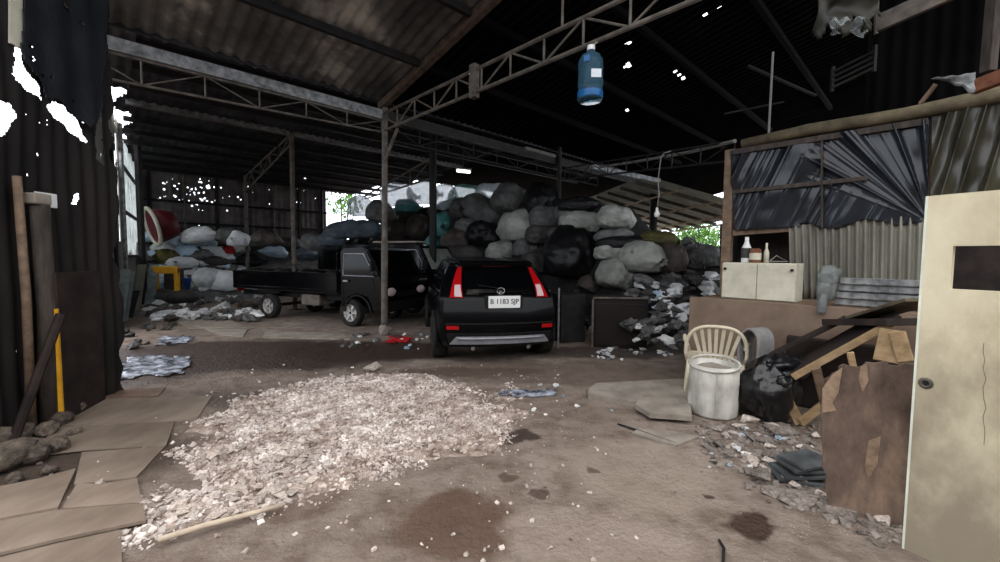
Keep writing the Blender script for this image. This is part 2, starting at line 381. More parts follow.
# low lean-to roof on the far right, lit from outside
LT = [V((3.6, 24, 4.35)), V((8.4, 24, 3.0)), V((8.4, 13.0, 3.0)), V((4.4, 13.0, 4.1))]
mb = MB()
def ltf(u, v): return (LT[0] * (1 - u) + LT[1] * u) * (1 - v) + (LT[3] * (1 - u) + LT[2] * u) * v
mb.grid(lambda u, v: ltf(u, v) + ZZ * (.02 * math.cos(v * 300)), 10, 220); struct(mb, 'ceiling', K['leanroof'], smooth=True)
for i in range(8):
    v = .06 + i * .125; mb = MB(); mb.bar(ltf(0, v) - ZZ * .1, ltf(1, v) - ZZ * .1, .06, .11)
    solo(mb, 'rafter', K['steel'], 'thin rafter under the low roof open to daylight beyond the sacks', 'rafter', 'rafters of the low roof at the far right')
for i, u in enumerate((.25, .55, .82, .97)):
    mb = MB(); mb.bar(ltf(u, 0) - ZZ * .19, ltf(u, 1) - ZZ * .19, .05, .06)
    solo(mb, 'purlin', K['wood'], 'thin lath crossing the rafters of the low roof beyond the sacks', 'batten', 'laths of the low roof at the far right')

# ---------------------------------------------------------------- walls
# near partition on the left: sooty tin with tears
NP = V((-4.2, 3.0, 0)); ND = V((-.1, 1, 0)).normalized(); NN = V((ND.y, -ND.x, 0))
def npl(x, y, off=0): return onplane(x, y, NP + NN * off, NN)
def nuv(x, y, off=0):
    p = npl(x, y, off) - NP; return p.dot(ND), p.z + 0
NPX = [[(11, 40), (18, 38), (18, 50), (20, 62), (28, 78), (38, 87), (40, 99), (26, 92), (10, 78)],
       [(45, 106), (50, 101), (58, 103), (74, 116), (84, 130), (87, 141), (79, 139), (62, 123), (48, 113)],
       [(-6, 100), (9, 104), (14, 116), (9, 131), (-6, 137)], [(97, 123), (100, 108), (102, 150), (103, 167), (98, 160)], [(113, 150), (116, 150), (116, 165), (113, 165)],
       [(75, 195), (78, 192), (78, 205), (75, 205)], [(28, 40), (33, 44), (34, 66), (29, 62)]]
NPO = [[nuv(*p) for p in P] for P in NPX]
rnd = random.Random(5)
PIN = [(nuv(x, y), r) for x, y, r in [(66, 5, .03), (70, 9, .02), (31, 27, .012), (82, 23, .012), (83, 28, .012), (29, 44, .014), (46, 54, .01), (45, 76, .01), (53, 77, .01), (75, 101, .012),
       (88, 65, .008), (38, 154, .014), (40, 155, .012), (30, 175, .008), (85, 108, .01), (18, 351, .012), (92, 378, .010)] + [(rnd.uniform(25, 100), rnd.uniform(5, 130), .006) for _ in range(26)]]
y0 = 2.3 - 3.0; y1 = 4.86 - 3.0
def nkeep(u, v):
    s = y0 + (y1 - y0) * u; z = 5.3 * v; n = .022 * noise.noise(V((s * 9, z * 9, 1))) + .012 * noise.noise(V((s * 31, z * 31, 1)))
    if u > .985 - .012 * math.sin(z * 5) - .008 * math.sin(z * 17): return False
    for P in NPO:
        if inpoly(s + n, z - n, P): return False
    return not any((s - c[0]) ** 2 + (z - c[1]) ** 2 < r * r for c, r in PIN)
def nfn(u, v):
    s = y0 + (y1 - y0) * u; z = 5.3 * v
    return NP + ND * s + ZZ * z + NN * (.012 * math.sin(s * 42) + .05 * noise.noise(V((s * 1.3, z * .8, 3))))
mb = MB(); mb.grid(nfn, 280, 500, nkeep); struct(mb, 'wall_left', K['tinwall'], smooth=True, solid=.004)
# black tarpaulin hung over the upper part
TP = [nuv(x, y, .07) for x, y in [(23, -60), (108, -60), (106, 60), (104, 104), (96, 122), (88, 128), (74, 112), (58, 99), (48, 98), (42, 84), (33, 74), (24, 60), (23, 20)]]
TPIN = [((nuv(x, y, .07)), r) for x, y, r in [(66, 5, .035), (70, 9, .022), (31, 27, .014), (82, 23, .014), (83, 28, .014), (46, 54, .01), (53, 77, .012), (75, 101, .014), (30, 46, .02), (32, 58, .025), (45, 76, .012)]]
mb = MB()
def tfn(u, v):
    s = y0 + (1.98 - y0) * u; z = 2.2 + 3.0 * v
    return NP + ND * s + ZZ * z + NN * (.07 + .03 * noise.noise(V((s * 3, z * .7, 8))) + .012 * math.sin(s * 20 + z))
def tkeep(u, v):
    s = y0 + (1.98 - y0) * u; z = 2.2 + 3.0 * v; n = .04 * noise.noise(V((s * 7, z * 7, 4)))
    return inpoly(s + n, z + n, TP) and not any((s - c[0]) ** 2 + (z - c[1]) ** 2 < r * r for c, r in TPIN)
mb.grid(tfn, 170, 200, tkeep)
solo(mb, 'tarpaulin', K['tarpblack'], 'black tarpaulin full of pinholes hanging on the near left wall above a torn gap', 'tarpaulin', smooth=True, solid=.003)
# far left wall and back wall
W0 = V((-4.47, 3.75, 0)); W1 = V((-13.1, 15.3, 0)); WD = (W1 - W0).normalized(); WN = V((WD.y, -WD.x, 0))
mb = MB(); L = (W1 - W0).length
rnd = random.Random(9)
WH = []
def wlv(x, y):
    p = onplane(x, y, W0, WN); q = p - W0; return q.dot(WD), p.z
for x0, x1, ya, yb in [(108, 112, 92, 106), (126, 131, 108, 150), (131, 135, 148, 160), (133, 139, 162, 172), (147, 152, 163, 170), (113, 116, 150, 166), (136, 138, 118, 140), (154, 158, 180, 206), (153, 156, 166, 172), (140, 143, 168, 200)]:
    WH.append([wlv(x0, ya), wlv(x1, ya), wlv(x1, yb), wlv(x0, yb)])
def wfn(u, v):
    s = 5.6 + (L - 5.6) * u; z = 5.0 * v; return W0 + WD * s + ZZ * z + WN * (.02 * math.sin(s * 30))
def wkeep(u, v):
    s = 5.6 + (L - 5.6) * u; z = 5.0 * v
    if 9.5 < s < 13.7 and z > 1.5: return False
    if z > 3.7 + .4 * noise.noise(V((s * 2, 3, 3))) and any(abs(s - q) < w for q, w in ((7.6, .1), (8.7, .16), (10.2, .55), (11.7, .6), (13.1, .6))) and noise.noise(V((s * 3, z * 3, 16))) > -.42: return False
    if z > 1.9 and z < 4.4 and any(abs(s + .05 * noise.noise(V((s * 3, z * 3, 9))) - q) < w for q, w in ((6.6, .12), (7.9, .2), (8.7, .12), (9.7, .32), (10.7, .3), (11.9, .2), (12.8, .35))) and noise.noise(V((s * 3, z * 1.6, 6))) > -.25: return False
    s2 = s + .05 * noise.noise(V((s * 4, z * 6, 2)))
    if any(inpoly(s2, z, P) for P in WH): return False
    return not (noise.noise(V((s * 5, z * 5, 0))) > .62)
mb.grid(wfn, 200, 90, wkeep); struct(mb, 'wall_left', K['galvwall'], smooth=True, solid=.004)
# pale translucent sheets in the far left wall
for s0, s1, z0 in ((9.52, 10.5, 1.5), (10.56, 11.5, 1.6), (11.62, 12.6, 1.5), (12.64, 13.68, 1.7)):
    mb = MB(); mb.grid(lambda u, v: W0 + WD * (s0 + (s1 - s0) * u) + ZZ * (z0 + (4.75 - z0) * v) + WN * (.02 * math.sin(u * 38)), 60, 30, lambda u, v: noise.noise(V((u * 3 + s0, v * 7, 2))) < .42); struct(mb, 'wall_left', K['fiberglass'], smooth=True, solid=.003)
for z in (1.5, 2.7, 3.9):
    mb = MB(); mb.bar(W0 + WD * 9.4 + ZZ * z + WN * .06, W0 + WD * 13.9 + ZZ * z + WN * .06, .06, .08); struct(mb, 'trim_3', K['darksteel'])
bw = 12.55
BP = []
rnd = random.Random(3)
def bl(x, y):
    p = onplane(x, y, S(0, bw), UU); return (p - S(0, bw)).dot(VV), p.z
for _ in range(75):
    x = rnd.gauss(190, 28) if rnd.random() < .8 else rnd.uniform(160, 320); y = rnd.gauss(192, 10)
    if 158 < x < 322 and y > 176: BP.append((bl(x, y), rnd.choice((.012, .015, .02, .03))))
for x, y, r in [(208, 187, .07), (202, 200, .04), (245, 190, .04), (238, 197, .03), (185, 184, .03), (192, 206, .03), (212, 202, .03)]: BP.append((bl(x, y), r))
aL = -3.3; aR = bl(326, 210)[0]
def bfn(u, v):
    a = aL + (aR - aL) * u; return S(a, bw, 4.75 * v) - UU * (.015 * math.sin(a * 28))
def bkeep(u, v):
    a = aL + (aR - aL) * u; z = 4.75 * v
    return not any((a - c[0]) ** 2 + (z - c[1]) ** 2 < r * r for c, r in BP)
mb = MB(); mb.grid(bfn, 420, 230, bkeep); struct(mb, 'wall_back', K['wallback'], smooth=True, solid=.004)
for zz, w in ((3.55, .09), (2.75, .09), (1.9, .09)):
    mb = MB(); mb.bar(S(aL, bw - .08, zz), S(aR, bw - .08, zz), .06, w); struct(mb, 'trim_1', K['darksteel'])
for k in range(7):
    a = aL + .7 + k * (aR - aL - .9) / 6; mb = MB(); mb.bar(S(a, bw - .07, 0), S(a, bw - .07, 4.6), .07, .1); struct(mb, 'trim_2', K['steel'] if k % 3 == 1 else K['darksteel'])
# right-hand outer wall far behind the hut
mb = MB(); mb.grid(lambda u, v: V((5.4 + 6.5 * u, 6.4 - 4.4 * u, 8 * v)) + V((.56, .83, 0)) * (.02 * math.sin(u * 300)), 300, 6); struct(mb, 'wall_right', K['dimmed'], smooth=True, solid=.006)
# added unseen walls behind the camera, for dark reflections and less low skylight
for p, q, hh in ((V((-10, -7.5, 0)), V((12, -7.5, 0)), 5.2), (V((-10, -7.5, 0)), V((-10, -.5, 0)), 4.0), (V((12, -7.5, 0)), V((12, 2.0, 0)), 5.2)):
    d_ = (q - p).normalized(); mb = MB(); mb.box((p + q) / 2 + ZZ * hh / 2, ((q - p).length, .2, hh), Matrix((d_, ZZ.cross(d_), ZZ)).transposed()); struct(mb, 'wall_light_block', K['wallback'])

# ---------------------------------------------------------------- posts, beams, trusses
def post(x, ytop, D, w, m, label, foot=True, lean=0):
    p = at(x, ytop, D); r = thing('steel_post', label, 'post', (p.x, p.y, 0))
    mb = MB(); mb.tube([(p.x - lean, p.y, .0), (p.x, p.y, p.z)], w / 2, 12); part(mb, 'shaft', m, r)
    mb = MB(); mb.box((p.x - lean, p.y, .012), (w * 2, w * 2, .024), bev=.004); part(mb, 'base_plate', K['rust'], r)
    return r
ptop = (P1.x, P1.y, 4.5)
r = thing('steel_post', 'slim grey steel post standing in front of the pickup cab', 'post', P1)
mb = MB(); mb.tube([P1, P1 + ZZ * 4.45 + V((.04, 0, 0))], .055, 14); part(mb, 'shaft', K['steel'], r)
mb = MB(); mb.tube([P1 + ZZ * .02, P1 + ZZ * 1.9 + V((.017, 0, 0))], .066, 14); part(mb, 'sleeve', K['steel'], r)
mb = MB(); mb.tube([P1 + ZZ * 3.35, P1 + ZZ * 3.95 - UU * .55], .03, 8); part(mb, 'brace', K['steel'], r)
mb = MB(); mb.blob(P1 + ZZ * .1, (.24, .22, .26), 3, 2, .2); part(mb, 'footing', K['concrete'], r)
P2 = S(0, 5.2)
for q, top, w, m, lab in [(P2, 5.0, .13, 'steel', 'grey post behind the pickup bed, under the end of the sloping rafter'),
                          (S(0, 10.3), 4.5, .12, 'steel', 'furthest left post, standing in front of the back wall'),
                          (at(557, 300, 12.0), 5.2, .13, 'darksteel', 'dark post rising through the sacks right of the SUV'),
                          (at(433, 300, 11.6), 5.0, .2, 'blackplastic', 'thick black post rising just behind the SUV roof'),
                          (at(653, 230, 15.0), 4.4, .26, 'darksteel', 'dark post at the far right, behind the hanging light bulb')]:
    q = V((q.x, q.y, 0)); r = thing('steel_post', lab, 'post', q)
    mb = MB(); mb.tube([q, q + ZZ * top], w / 2, 12); part(mb, 'shaft', K[m], r)
    mb = MB(); mb.box(q + ZZ * .012, (w * 2, w * 2, .024), bev=.004); part(mb, 'base_plate', K['rust'], r)
# posts of the left wall
for (x, D, h, w, m, lab) in [(143.5, 12.6, 4.9, .13, 'darksteel', 'dark upright of the far left wall, nearest the white heap'), (127, 10.6, 4.8, .07, 'galv', 'pale upright of the far left wall beside the bright slits'),
                             (107, 8.9, 4.8, .1, 'darksteel', 'black upright at the near edge of the far left wall'), (118, 9.6, 4.2, .06, 'darksteel', 'thin black upright between the wall edge and the bright slits')]:
    q = at(x, 290, D); q.z = 0; r = thing('wall_post', lab, 'post', q)
    mb = MB(); mb.box(q + ZZ * (h / 2), (w, w, h), bev=.008); part(mb, 'shaft', K[m], r)
    mb = MB(); mb.box(q + ZZ * .03, (w * 1.5, w * 1.5, .06), bev=.006); part(mb, 'base_plate', K['concrete'], r)

def truss(label, A, B, dep, n, r0, m, hang=ZZ, drop=None, grp=None, inv=1):
    """A,B: ends of the top chord; the bottom chord hangs dep below (drop: depth at B)"""
    rt = thing('roof_truss', label, 'truss', (A.x, A.y, min(A.z, B.z) - dep), 0, grp)
    dB = dep if drop is None else drop
    a2, b2 = A - ZZ * dep, B - ZZ * dB
    mb = MB(); mb.tube([A, B], r0, 8); part(mb, 'top_chord', m, rt)
    mb = MB(); mb.tube([a2, b2], r0, 8); part(mb, 'bottom_chord', m, rt)
    for i in range(n + 1):
        k = i / n; p = A.lerp(B, k); q = a2.lerp(b2, k)
        mb = MB(); mb.tube([p, q], r0 * .6, 6); part(mb, 'web_strut', m, rt)
        if i < n:
            k2 = (i + 1) / n
            s, e = (p, a2.lerp(b2, k2)) if i % 2 == 0 else (q, A.lerp(B, k2))
            mb = MB(); mb.tube([s, e], r0 * .55, 6); part(mb, 'web_brace', m, rt)
    return rt
tz = at(389, 114, P1.y).z; bz = at(389, 131, P1.y).z
tr = truss('open-web steel truss running from the front post up to the jug', S(0, .05, tz), S(0, -7.6, tz), tz - bz, 13, .026, K['steel'])
# splice box on the truss
c = at(473, 81, 6.2); kb = rooflocal(473, 81, lambda a, b: (tz + bz) / 2)
mb = MB(); mb.box(S(0, kb[1], (tz + bz) / 2), (.10, .13, tz - bz + .16), Matrix((VV, UU, ZZ)).transposed(), bev=.01); part(mb, 'splice_plate', K['steel'], tr)
for q in (.1, -.1):
    mb = MB(); mb.tube([S(-.055, kb[1] + .03, (tz + bz) / 2 + q), S(-.075, kb[1] + .03, (tz + bz) / 2 + q)], .014, 8); part(mb, 'bolt', K['galv'], tr)
for k in (-4.35, -5.35, -6.2):
    mb = MB(); mb.tube([S(0, k, tz), S(0, k, zfront(0, k) - .05)], .016, 6); part(mb, 'hanger_rod', K['steel'], tr)
# rafter above it and purlins under the front roof
mb = MB(); mb.bar(S(0, .1, zfront(0, 0) - .13), S(0, -6.6, zfront(0, -6.6) - .13), .12, .14, bev=.01)
solo(mb, 'rafter', K['rust'], 'thick brown rafter rising to the top edge above the long truss', 'rafter')
for b, lab in ((-1.35, 'dark purlin crossing the corrugated sheets in mid slope'), (-2.7, 'dark purlin under the upper corrugated sheets near the top edge')):
    mb = MB(); mb.bar(S(-4.5, b, zfront(0, b) - .07), S(0, b, zfront(0, b) - .07), .08, .11); solo(mb, 'purlin', K['darksteel'], lab, 'purlin')
for b in (-1.35, -2.7, -4.0, -5.4, -6.8):
    mb = MB(); mb.bar(S(.1, b, zfront(0, b) - .07), S(10.5, b, zfront(0, b) - .07), .08, .11)
    solo(mb, 'purlin', K['dimmed'], 'soot-black purlin of the dark roof right of the long truss', 'purlin', 'purlins of the dark right-hand roof')
# eave channels with pale lower sheets
def channel(a0, a1, b, z, h, lab, m='galv'):
    rt = thing('eave_beam', lab, 'beam', S((a0 + a1) / 2, b, z))
    mb = MB(); mb.box(S((a0 + a1) / 2, b, z), (a1 - a0, .03, h), Matrix((VV, UU, ZZ)).transposed()); part(mb, 'web', K[m], rt)
    for q in (1, -1):
        mb = MB(); mb.box(S((a0 + a1) / 2, b + .04, z + q * h / 2), (a1 - a0, .1, .012), Matrix((VV, UU, ZZ)).transposed()); part(mb, 'flange', K['steel'], rt)
ez = at(389, 116, P1.y).z
channel(-4.5, 0.0, -.02, ez + .02, .17, 'pale eave beam across the upper left, under the corrugated sheets')
channel(0.06, 10.5, -.02, ez + .02, .17, 'dark eave beam continuing right of the front post', 'darksteel')  # same eave beam continued in a darker steel
z2 = at(296, 133, P2.y).z
channel(-3.5, -.05, 5.2, z2, .15, 'second pale beam, ending at the post behind the pickup bed')
channel(.05, 6.2, 5.2, z2, .15, 'second pale beam, running from the bed post over the sacks')
t2 = truss('shallow truss hanging below the pale eave beam at the upper left', S(-4.3, 0, ez - .09), S(0, 0, ez - .09), .36, 6, .02, K['steel'], drop=.22)
truss('shallow dark truss below the eave beam, right of the front post', S(.1, 0, ez - .09), S(7.5, 0, ez - .09), .34, 10, .02, K['darksteel'])
for i in range(6):
    b = 6.4 + i * 1.1
    mb = MB(); mb.bar(S(-3.5, b, zback(0, b) - .1), S(6.1, b, zback(0, b) - .1), .07, .12)
    solo(mb, 'purlin', K['darksteel'], 'dark purlin under the back roof above the pickup', 'purlin', 'purlins of the back roof')
for i in range(4):
    b = .9 + i * 1.05
    mb = MB(); mb.bar(S(-3.5, b, zback(0, b) - .1), S(12, b, zback(0, b) - .1), .07, .12)
    solo(mb, 'purlin', K['darksteel'], 'dark purlin in the gap between the two pale beams', 'purlin', 'purlins between the two pale beams')
truss('sloping rafter truss behind the bed post, dropping to the back wall', S(0, 5.25, z2 - .02), S(0, 10.25, at(248, 176, S(0, 10.25).y).z), .28, 5, .028, K['steel'], drop=.55)
qa = at(432, 158, 11.9); qb = at(365, 196, 17.5)
truss('sloping rafter truss above the translucent sacks', qa, qb, .55, 4, .03, K['steel'], drop=.12)
qa = at(735, 141, 6.6); qb = at(565, 168, 11.6)
truss('dark thin truss between the hut corner and the dark post', qa, qb, .3, 8, .02, K['darksteel'])
mb = MB(); mb.tube([at(735, 141, 6.5), at(690, 152, 7.8), at(640, 161, 9.2), at(600, 167, 10.6)], .03, 8); solo(mb, 'conduit', K['wire'], 'pale conduit pipe slanting up to the hut corner', 'pipe')
mb = MB(); mb.bar(at(590, 166, 11.2), at(660, 181, 11.8), .05, .12); solo(mb, 'perforated_beam', K['galv'], 'short pale slotted beam left of the hanging bulb', 'beam')
mb = MB(); mb.bar(at(525, 148, 10), at(555, 156, 11.3), .05, .07); solo(mb, 'stub_beam', K['steel'], 'short stub of grey beam left of the dark post top', 'beam')
# ---------------------------------------------------------------- wheels
def wheel(root, c, r, w, side, rim='rim', spokes=5, name='wheel'):
    """axis along local y; side=+1/-1 is the outer face"""
    M = Matrix.Translation(c) @ Matrix.Rotation(R(-90 * side), 4, 'X')
    mb = MB(); h = w / 2
    pr = [(r * .62, -h), (r * .9, -h), (r * .97, -h * .8), (r, -h * .45), (r, h * .45), (r * .97, h * .8), (r * .9, h), (r * .66, h), (r * .62, h * .8)]
    mb.lathe(pr, 36, M); o = part(mb, name, K['rubber'], root, smooth=True, local=True)
    mb = MB(); mb.lathe([(0, h * .55), (r * .12, h * .55), (r * .2, h * .3), (r * .5, h * .2), (r * .6, h * .75), (r * .645, h * .86), (r * .645, h * .6), (r * .6, -h * .2)], 36, M)
    for k in range(spokes):
        a = 2 * math.pi * k / spokes
        p = M @ V((r * .1 * math.cos(a), r * .1 * math.sin(a), h * .6)); q = M @ V((r * .6 * math.cos(a), r * .6 * math.sin(a), h * .72))
        mb.bar(p, q, r * .16, r * .09, up=V((0, 1, 0)))
    part(mb, 'rim', K[rim], o, smooth=False, local=True)
    mb = MB(); mb.lathe([(0, h * .72), (r * .09, h * .7), (r * .1, h * .5)], 16, M); part(mb, 'hub_cap', K['darksteel'], o, local=True)
    return o

# ---------------------------------------------------------------- black SUV seen from behind
yaw = R(12)
rc = gnd(500, 365); 
suv = thing('suv_car', 'black SUV with white number plate, parked nose-in against the sacks', 'car', (rc.x, rc.y, 0), R(90) + yaw)
def sec(xs, ys, zs): return [V((x, y, z)) for x, y, z in zip(xs, ys, zs)]
YF = [0, .68, .86, .905, .90, .865, .70, .57, 0]
ST = [sec([.12, .12, .05, .0, .05, .12, .43, .42, .36], [0, .62, .76, .83, .82, .79, .60, .52, 0], [.27, .27, .32, .62, .90, 1.05, 1.40, 1.475, 1.505]),
      sec([.35, .35, .30, .28, .32, .40, .66, .66, .62], YF, [.24, .24, .30, .60, .92, 1.06, 1.42, 1.50, 1.54]),
      sec([1.0] * 9, YF, [.22, .22, .29, .58, .92, 1.05, 1.44, 1.52, 1.565]),
      sec([2.0] * 9, YF, [.22, .22, .29, .58, .92, 1.03, 1.45, 1.53, 1.575]),
      sec([2.75, 2.75, 2.75, 2.75, 2.8, 2.9, 2.7, 2.7, 2.7], YF, [.22, .22, .29, .58, .92, 1.02, 1.43, 1.50, 1.54]),
      sec([3.35, 3.35, 3.35, 3.35, 3.45, 3.55, 3.5, 3.5, 3.5], [0, .68, .86, .905, .89, .84, .68, .56, 0], [.22, .22, .29, .58, .92, 1.0, 1.04, 1.06, 1.07]),
      sec([4.0] * 9, [0, .66, .84, .88, .86, .78, .62, .5, 0], [.22, .22, .3, .58, .86, .93, .96, .98, .99]),
      sec([4.38, 4.38, 4.44, 4.48, 4.42, 4.36, 4.3, 4.3, 4.3], [0, .5, .64, .7, .68, .62, .5, .4, 0], [.26, .26, .32, .56, .76, .82, .86, .88, .89])]
def side(s, t, sg=1):
    P = [spl([st[k] for st in ST], s) for k in range(9)]; p = spl(P, t); return V((p.x, sg * max(p.y, 0), p.z))
def cap(t, q):
    p = spl(ST[0], t); y = max(p.y, 0)
    return V((p.x - .10 * (1 - q * q) * min(1, y / .5), q * y, p.z))
def capf(t, q):
    p = spl(ST[-1], t); y = max(p.y, 0); return V((p.x + .12 * (1 - q * q) * min(1, y / .4), q * y, p.z))
def tz_(z):
    lo, hi = 1.2, 7.8
    for _ in range(30):
        m = (lo + hi) / 2
        if spl(ST[0], m).z < z: lo = m
        else: hi = m
    return lo
mb = MB()
for sg in (1, -1): mb.grid(lambda u, v: side(u * 7, v * 8, sg), 56, 40)
mb.grid(lambda u, v: cap(v * 8, -1 + 2 * u), 24, 40); mb.grid(lambda u, v: capf(v * 8, -1 + 2 * u), 16, 32)
part(mb, 'body', K['black'], suv, smooth=True, local=True)
def patch(fn, nu, nv, off, sgn=1):
    mb = MB(); e = 1e-3
    def g(u, v):
        p = fn(u, v); du = fn(min(1, u + e), v) - fn(max(0, u - e), v); dv = fn(u, min(1, v + e)) - fn(u, max(0, v - e))
        n = du.cross(dv); n = n.normalized() if n.length > 1e-12 else V((0, 0, 1)); return p + n * off * sgn
    return mb.grid(g, nu, nv)
def capz(z0, z1, q0, q1):
    return lambda u, v: cap(tz_(z0 + (z1 - z0) * v), q0(v) + (q1(v) - q0(v)) * u)
part(patch(capz(1.14, 1.385, lambda v: -.80 + .04 * v, lambda v: .80 - .04 * v), 16, 10, -.008, 1), 'rear_window', K['glass'], suv, smooth=True, local=True)
# lamps at both rear corners: red above, clear below
for sg in (1, -1):
    qi = lambda v: sg * (.67 + .20 * v); qo = lambda v: sg * (.90 + .08 * v)
    mb = patch(capz(.99, 1.42, qi, qo), 8, 14, -.014, sg)
    tl = part(mb, 'tail_light', K['red'], suv, smooth=True, local=True)
    mb = patch(capz(1.0, 1.16, lambda v: sg * (.69 + .08 * v), lambda v: sg * (.82 + .06 * v)), 6, 4, -.024, sg); part(mb, 'clear_lens', K['clearlens'], tl, 'clear lower lens', smooth=True, local=True)
    mb = patch(capz(1.03, 1.10, lambda v: sg * .40, lambda v: sg * .62), 6, 3, -.016, sg); part(mb, 'reversing_lamp', K['chrome'], suv, smooth=True, local=True)
    mb = patch(capz(.55, .605, lambda v: sg * .74, lambda v: sg * .95), 8, 3, -.016, sg); part(mb, 'reflector', K['red'], suv, 'red bumper reflector', smooth=True, local=True)
    mb = MB(); mb.tube([cap(tz_(.3), sg * .55) + V((.1, 0, -.02)), cap(tz_(.3), sg * .55) + V((-.05, 0, -.03))], .03, 12); part(mb, 'exhaust_pipe', K['chrome'], suv, local=True)
# chrome band, emblem, plate
part(patch(capz(1.05, 1.10, lambda v: -.5, lambda v: .5), 16, 3, -.022), 'garnish', K['chrome'], suv, smooth=True, local=True)
ex = cap(tz_(1.08), -.06).x - .06
mb = MB()
mb.tube([V((ex, -.0 + .055 * math.cos(a) * (1 + .1 * math.sin(a)) - 0, 1.095 + .048 * math.sin(a))) for a in [2 * math.pi * k / 20 for k in range(21)]], .007, 6, cap=False)
for sg in (1, -1): mb.tube([V((ex, -.0 + sg * .024, 1.132)), V((ex, -.0 + sg * .017, 1.058))], .007, 6)
mb.tube([V((ex, -.02, 1.095)), V((ex, .02, 1.095))], .007, 6)
part(mb, 'emblem', K['chrome'], suv, 'round-cornered chrome badge with an upright letter form', local=True)
px = cap(tz_(.93), -.1).x
mb = MB(); mb.box((px + .02, -.04, .935), (.10, .56, .2), bev=.03); part(mb, 'plate_recess', K['blackplastic'], suv, local=True)
mb = MB(); mb.box((px - .045, -.04, .94), (.014, .47, .175), bev=.006); pl = part(mb, 'number_plate', K['plate'], suv, 'white number plate', local=True)
def text(s, size, M, m, parent, name, ext=.002, local=True):
    cu = bpy.data.curves.new(name, 'FONT'); cu.body = s; cu.size = size; cu.extrude = ext; cu.align_x = 'CENTER'; cu.align_y = 'CENTER'; cu.offset = .001
    o = bpy.data.objects.new(name, cu); COL.objects.link(o)
    me = bpy.data.meshes.new_from_object(o.evaluated_get(bpy.context.evaluated_depsgraph_get())); bpy.data.objects.remove(o)
    me.transform(M); me.materials.clear(); me.materials.append(m); n = bpy.data.objects.new(name, me); COL.objects.link(n); n.parent = parent; return n
TM = Matrix.Translation((px - .054, -.04, .945)) @ Matrix(((0, 0, -1, 0), (-1, 0, 0, 0), (0, 1, 0, 0), (0, 0, 0, 1)))
text('B 1183 SJP', .098, TM, K['ink'], pl, 'plate_lettering')
part(patch(capz(1.435, 1.465, lambda v: -.36, lambda v: .36), 10, 2, -.02), 'brake_light', K['red'], suv, 'red high brake light', smooth=True, local=True)
# spoiler, wiper, silver lower bumper
mb = MB(); mb.grid(lambda u, v: V((.30 + .16 * v - .05 * (1 - (2 * u - 1) ** 2), (2 * u - 1) * .56, 1.485 + .045 * v)), 16, 4); mb.grid(lambda u, v: V((.30 + .16 * v - .05 * (1 - (2 * u - 1) ** 2), (2 * u - 1) * .56, 1.47 + .02 * v)), 16, 4)
mb.grid(lambda u, v: V((.30 - .05 * (1 - (2 * u - 1) ** 2), (2 * u - 1) * .56, 1.47 + .015 * v)), 16, 1); part(mb, 'spoiler', K['black'], suv, smooth=True, local=True)
w0 = cap(tz_(1.12), 0) + V((-.03, 0, 0)); w1 = cap(tz_(1.17), .42) + V((-.03, 0, 0))
mb = MB(); mb.tube([w0, w0.lerp(w1, .5) + V((-.005, 0, .006)), w1], .008, 6); mb.tube([w0 + V((.02, 0, 0)), w0 - V((.01, 0, 0))], .022, 10); part(mb, 'wiper', K['blackplastic'], suv, local=True)
part(patch(capz(.62, .64, lambda v: -.96, lambda v: .96), 20, 1, -.008), 'bumper_seam', K['blackplastic'], suv, smooth=True, local=True)
part(patch(capz(.30, .5, lambda v: -.97, lambda v: .97), 24, 5, -.008), 'bumper_skirt', K['blackplastic'], suv, 'rough dark grey lower bumper', smooth=True, local=True)
part(patch(capz(.34, .455, lambda v: -.80 - .16 * (1 - v), lambda v: .80 + .16 * (1 - v)), 24, 5, -.03), 'skid_plate', K['silver'], suv, 'silver skid strip', smooth=True, local=True)
mb = MB(); mb.tube([cap(tz_(.42), q / 10) + V((-.045, 0, 0)) for q in range(-8, 9)], .016, 8); part(mb, 'skid_rib', K['silver'], suv, smooth=True, local=True)
# side glass, trims, handles, mirrors
for sg in (1, -1):
    f = 1 if sg < 0 else -1
    for s0, s1 in ((.75, 1.35), (1.45, 2.5), (2.6, 3.75)):
        part(patch(lambda u, v: side(s0 + (s1 - s0) * u + (.3 * v if s0 < 1 else (-.25 * u * v if s1 > 3 else 0)), 5.12 + .78 * v, sg), 10, 8, .008, f), 'side_window', K['glass'], suv, smooth=True, local=True)
    mb = MB(); mb.tube([side(s / 10, 5.02, sg) + V((0, sg * .006, 0)) for s in range(8, 39)], .008, 6); part(mb, 'window_trim', K['chrome'], suv, local=True)
    for s in (1.55, 2.7):
        p = side(s, 4.3, sg); mb = MB(); mb.box(p + V((0, sg * .02, 0)), (.18, .03, .03), bev=.01); part(mb, 'door_handle', K['black'], suv, local=True)
    p = side(3.7, 5.1, sg); mb = MB(); mb.blob(p + V((.02, sg * .14, .05)), (.14, .24, .17), 2, 3, .06); mb.tube([p, p + V((.02, sg * .1, .03))], .025, 8); part(mb, 'wing_mirror', K['black'], suv, smooth=True, local=True)
    for x in (.68, 3.52):
        mb = MB(); mb.tube([V((x + .385 * math.cos(a), sg * .92, .33 + .385 * math.sin(a))) for a in [R(-8 + 196 * k / 20) for k in range(21)]], .032, 8); part(mb, 'wheel_arch', K['blackplastic'], suv, local=True)
        wheel(suv, V((x, sg * .85, .33)), .33, .24, sg)
    mb = MB(); mb.tube([side(s / 10, 7, sg) + V((0, 0, .03)) for s in range(9, 37)], .014, 6); part(mb, 'roof_rail', K['blackplastic'], suv, local=True)
part(patch(lambda u, v: side(4.1 + .75 * v, 8 - 1.9 * u, 1), 8, 8, .006, 1), 'windscreen', K['glass'], suv, smooth=True, local=True)

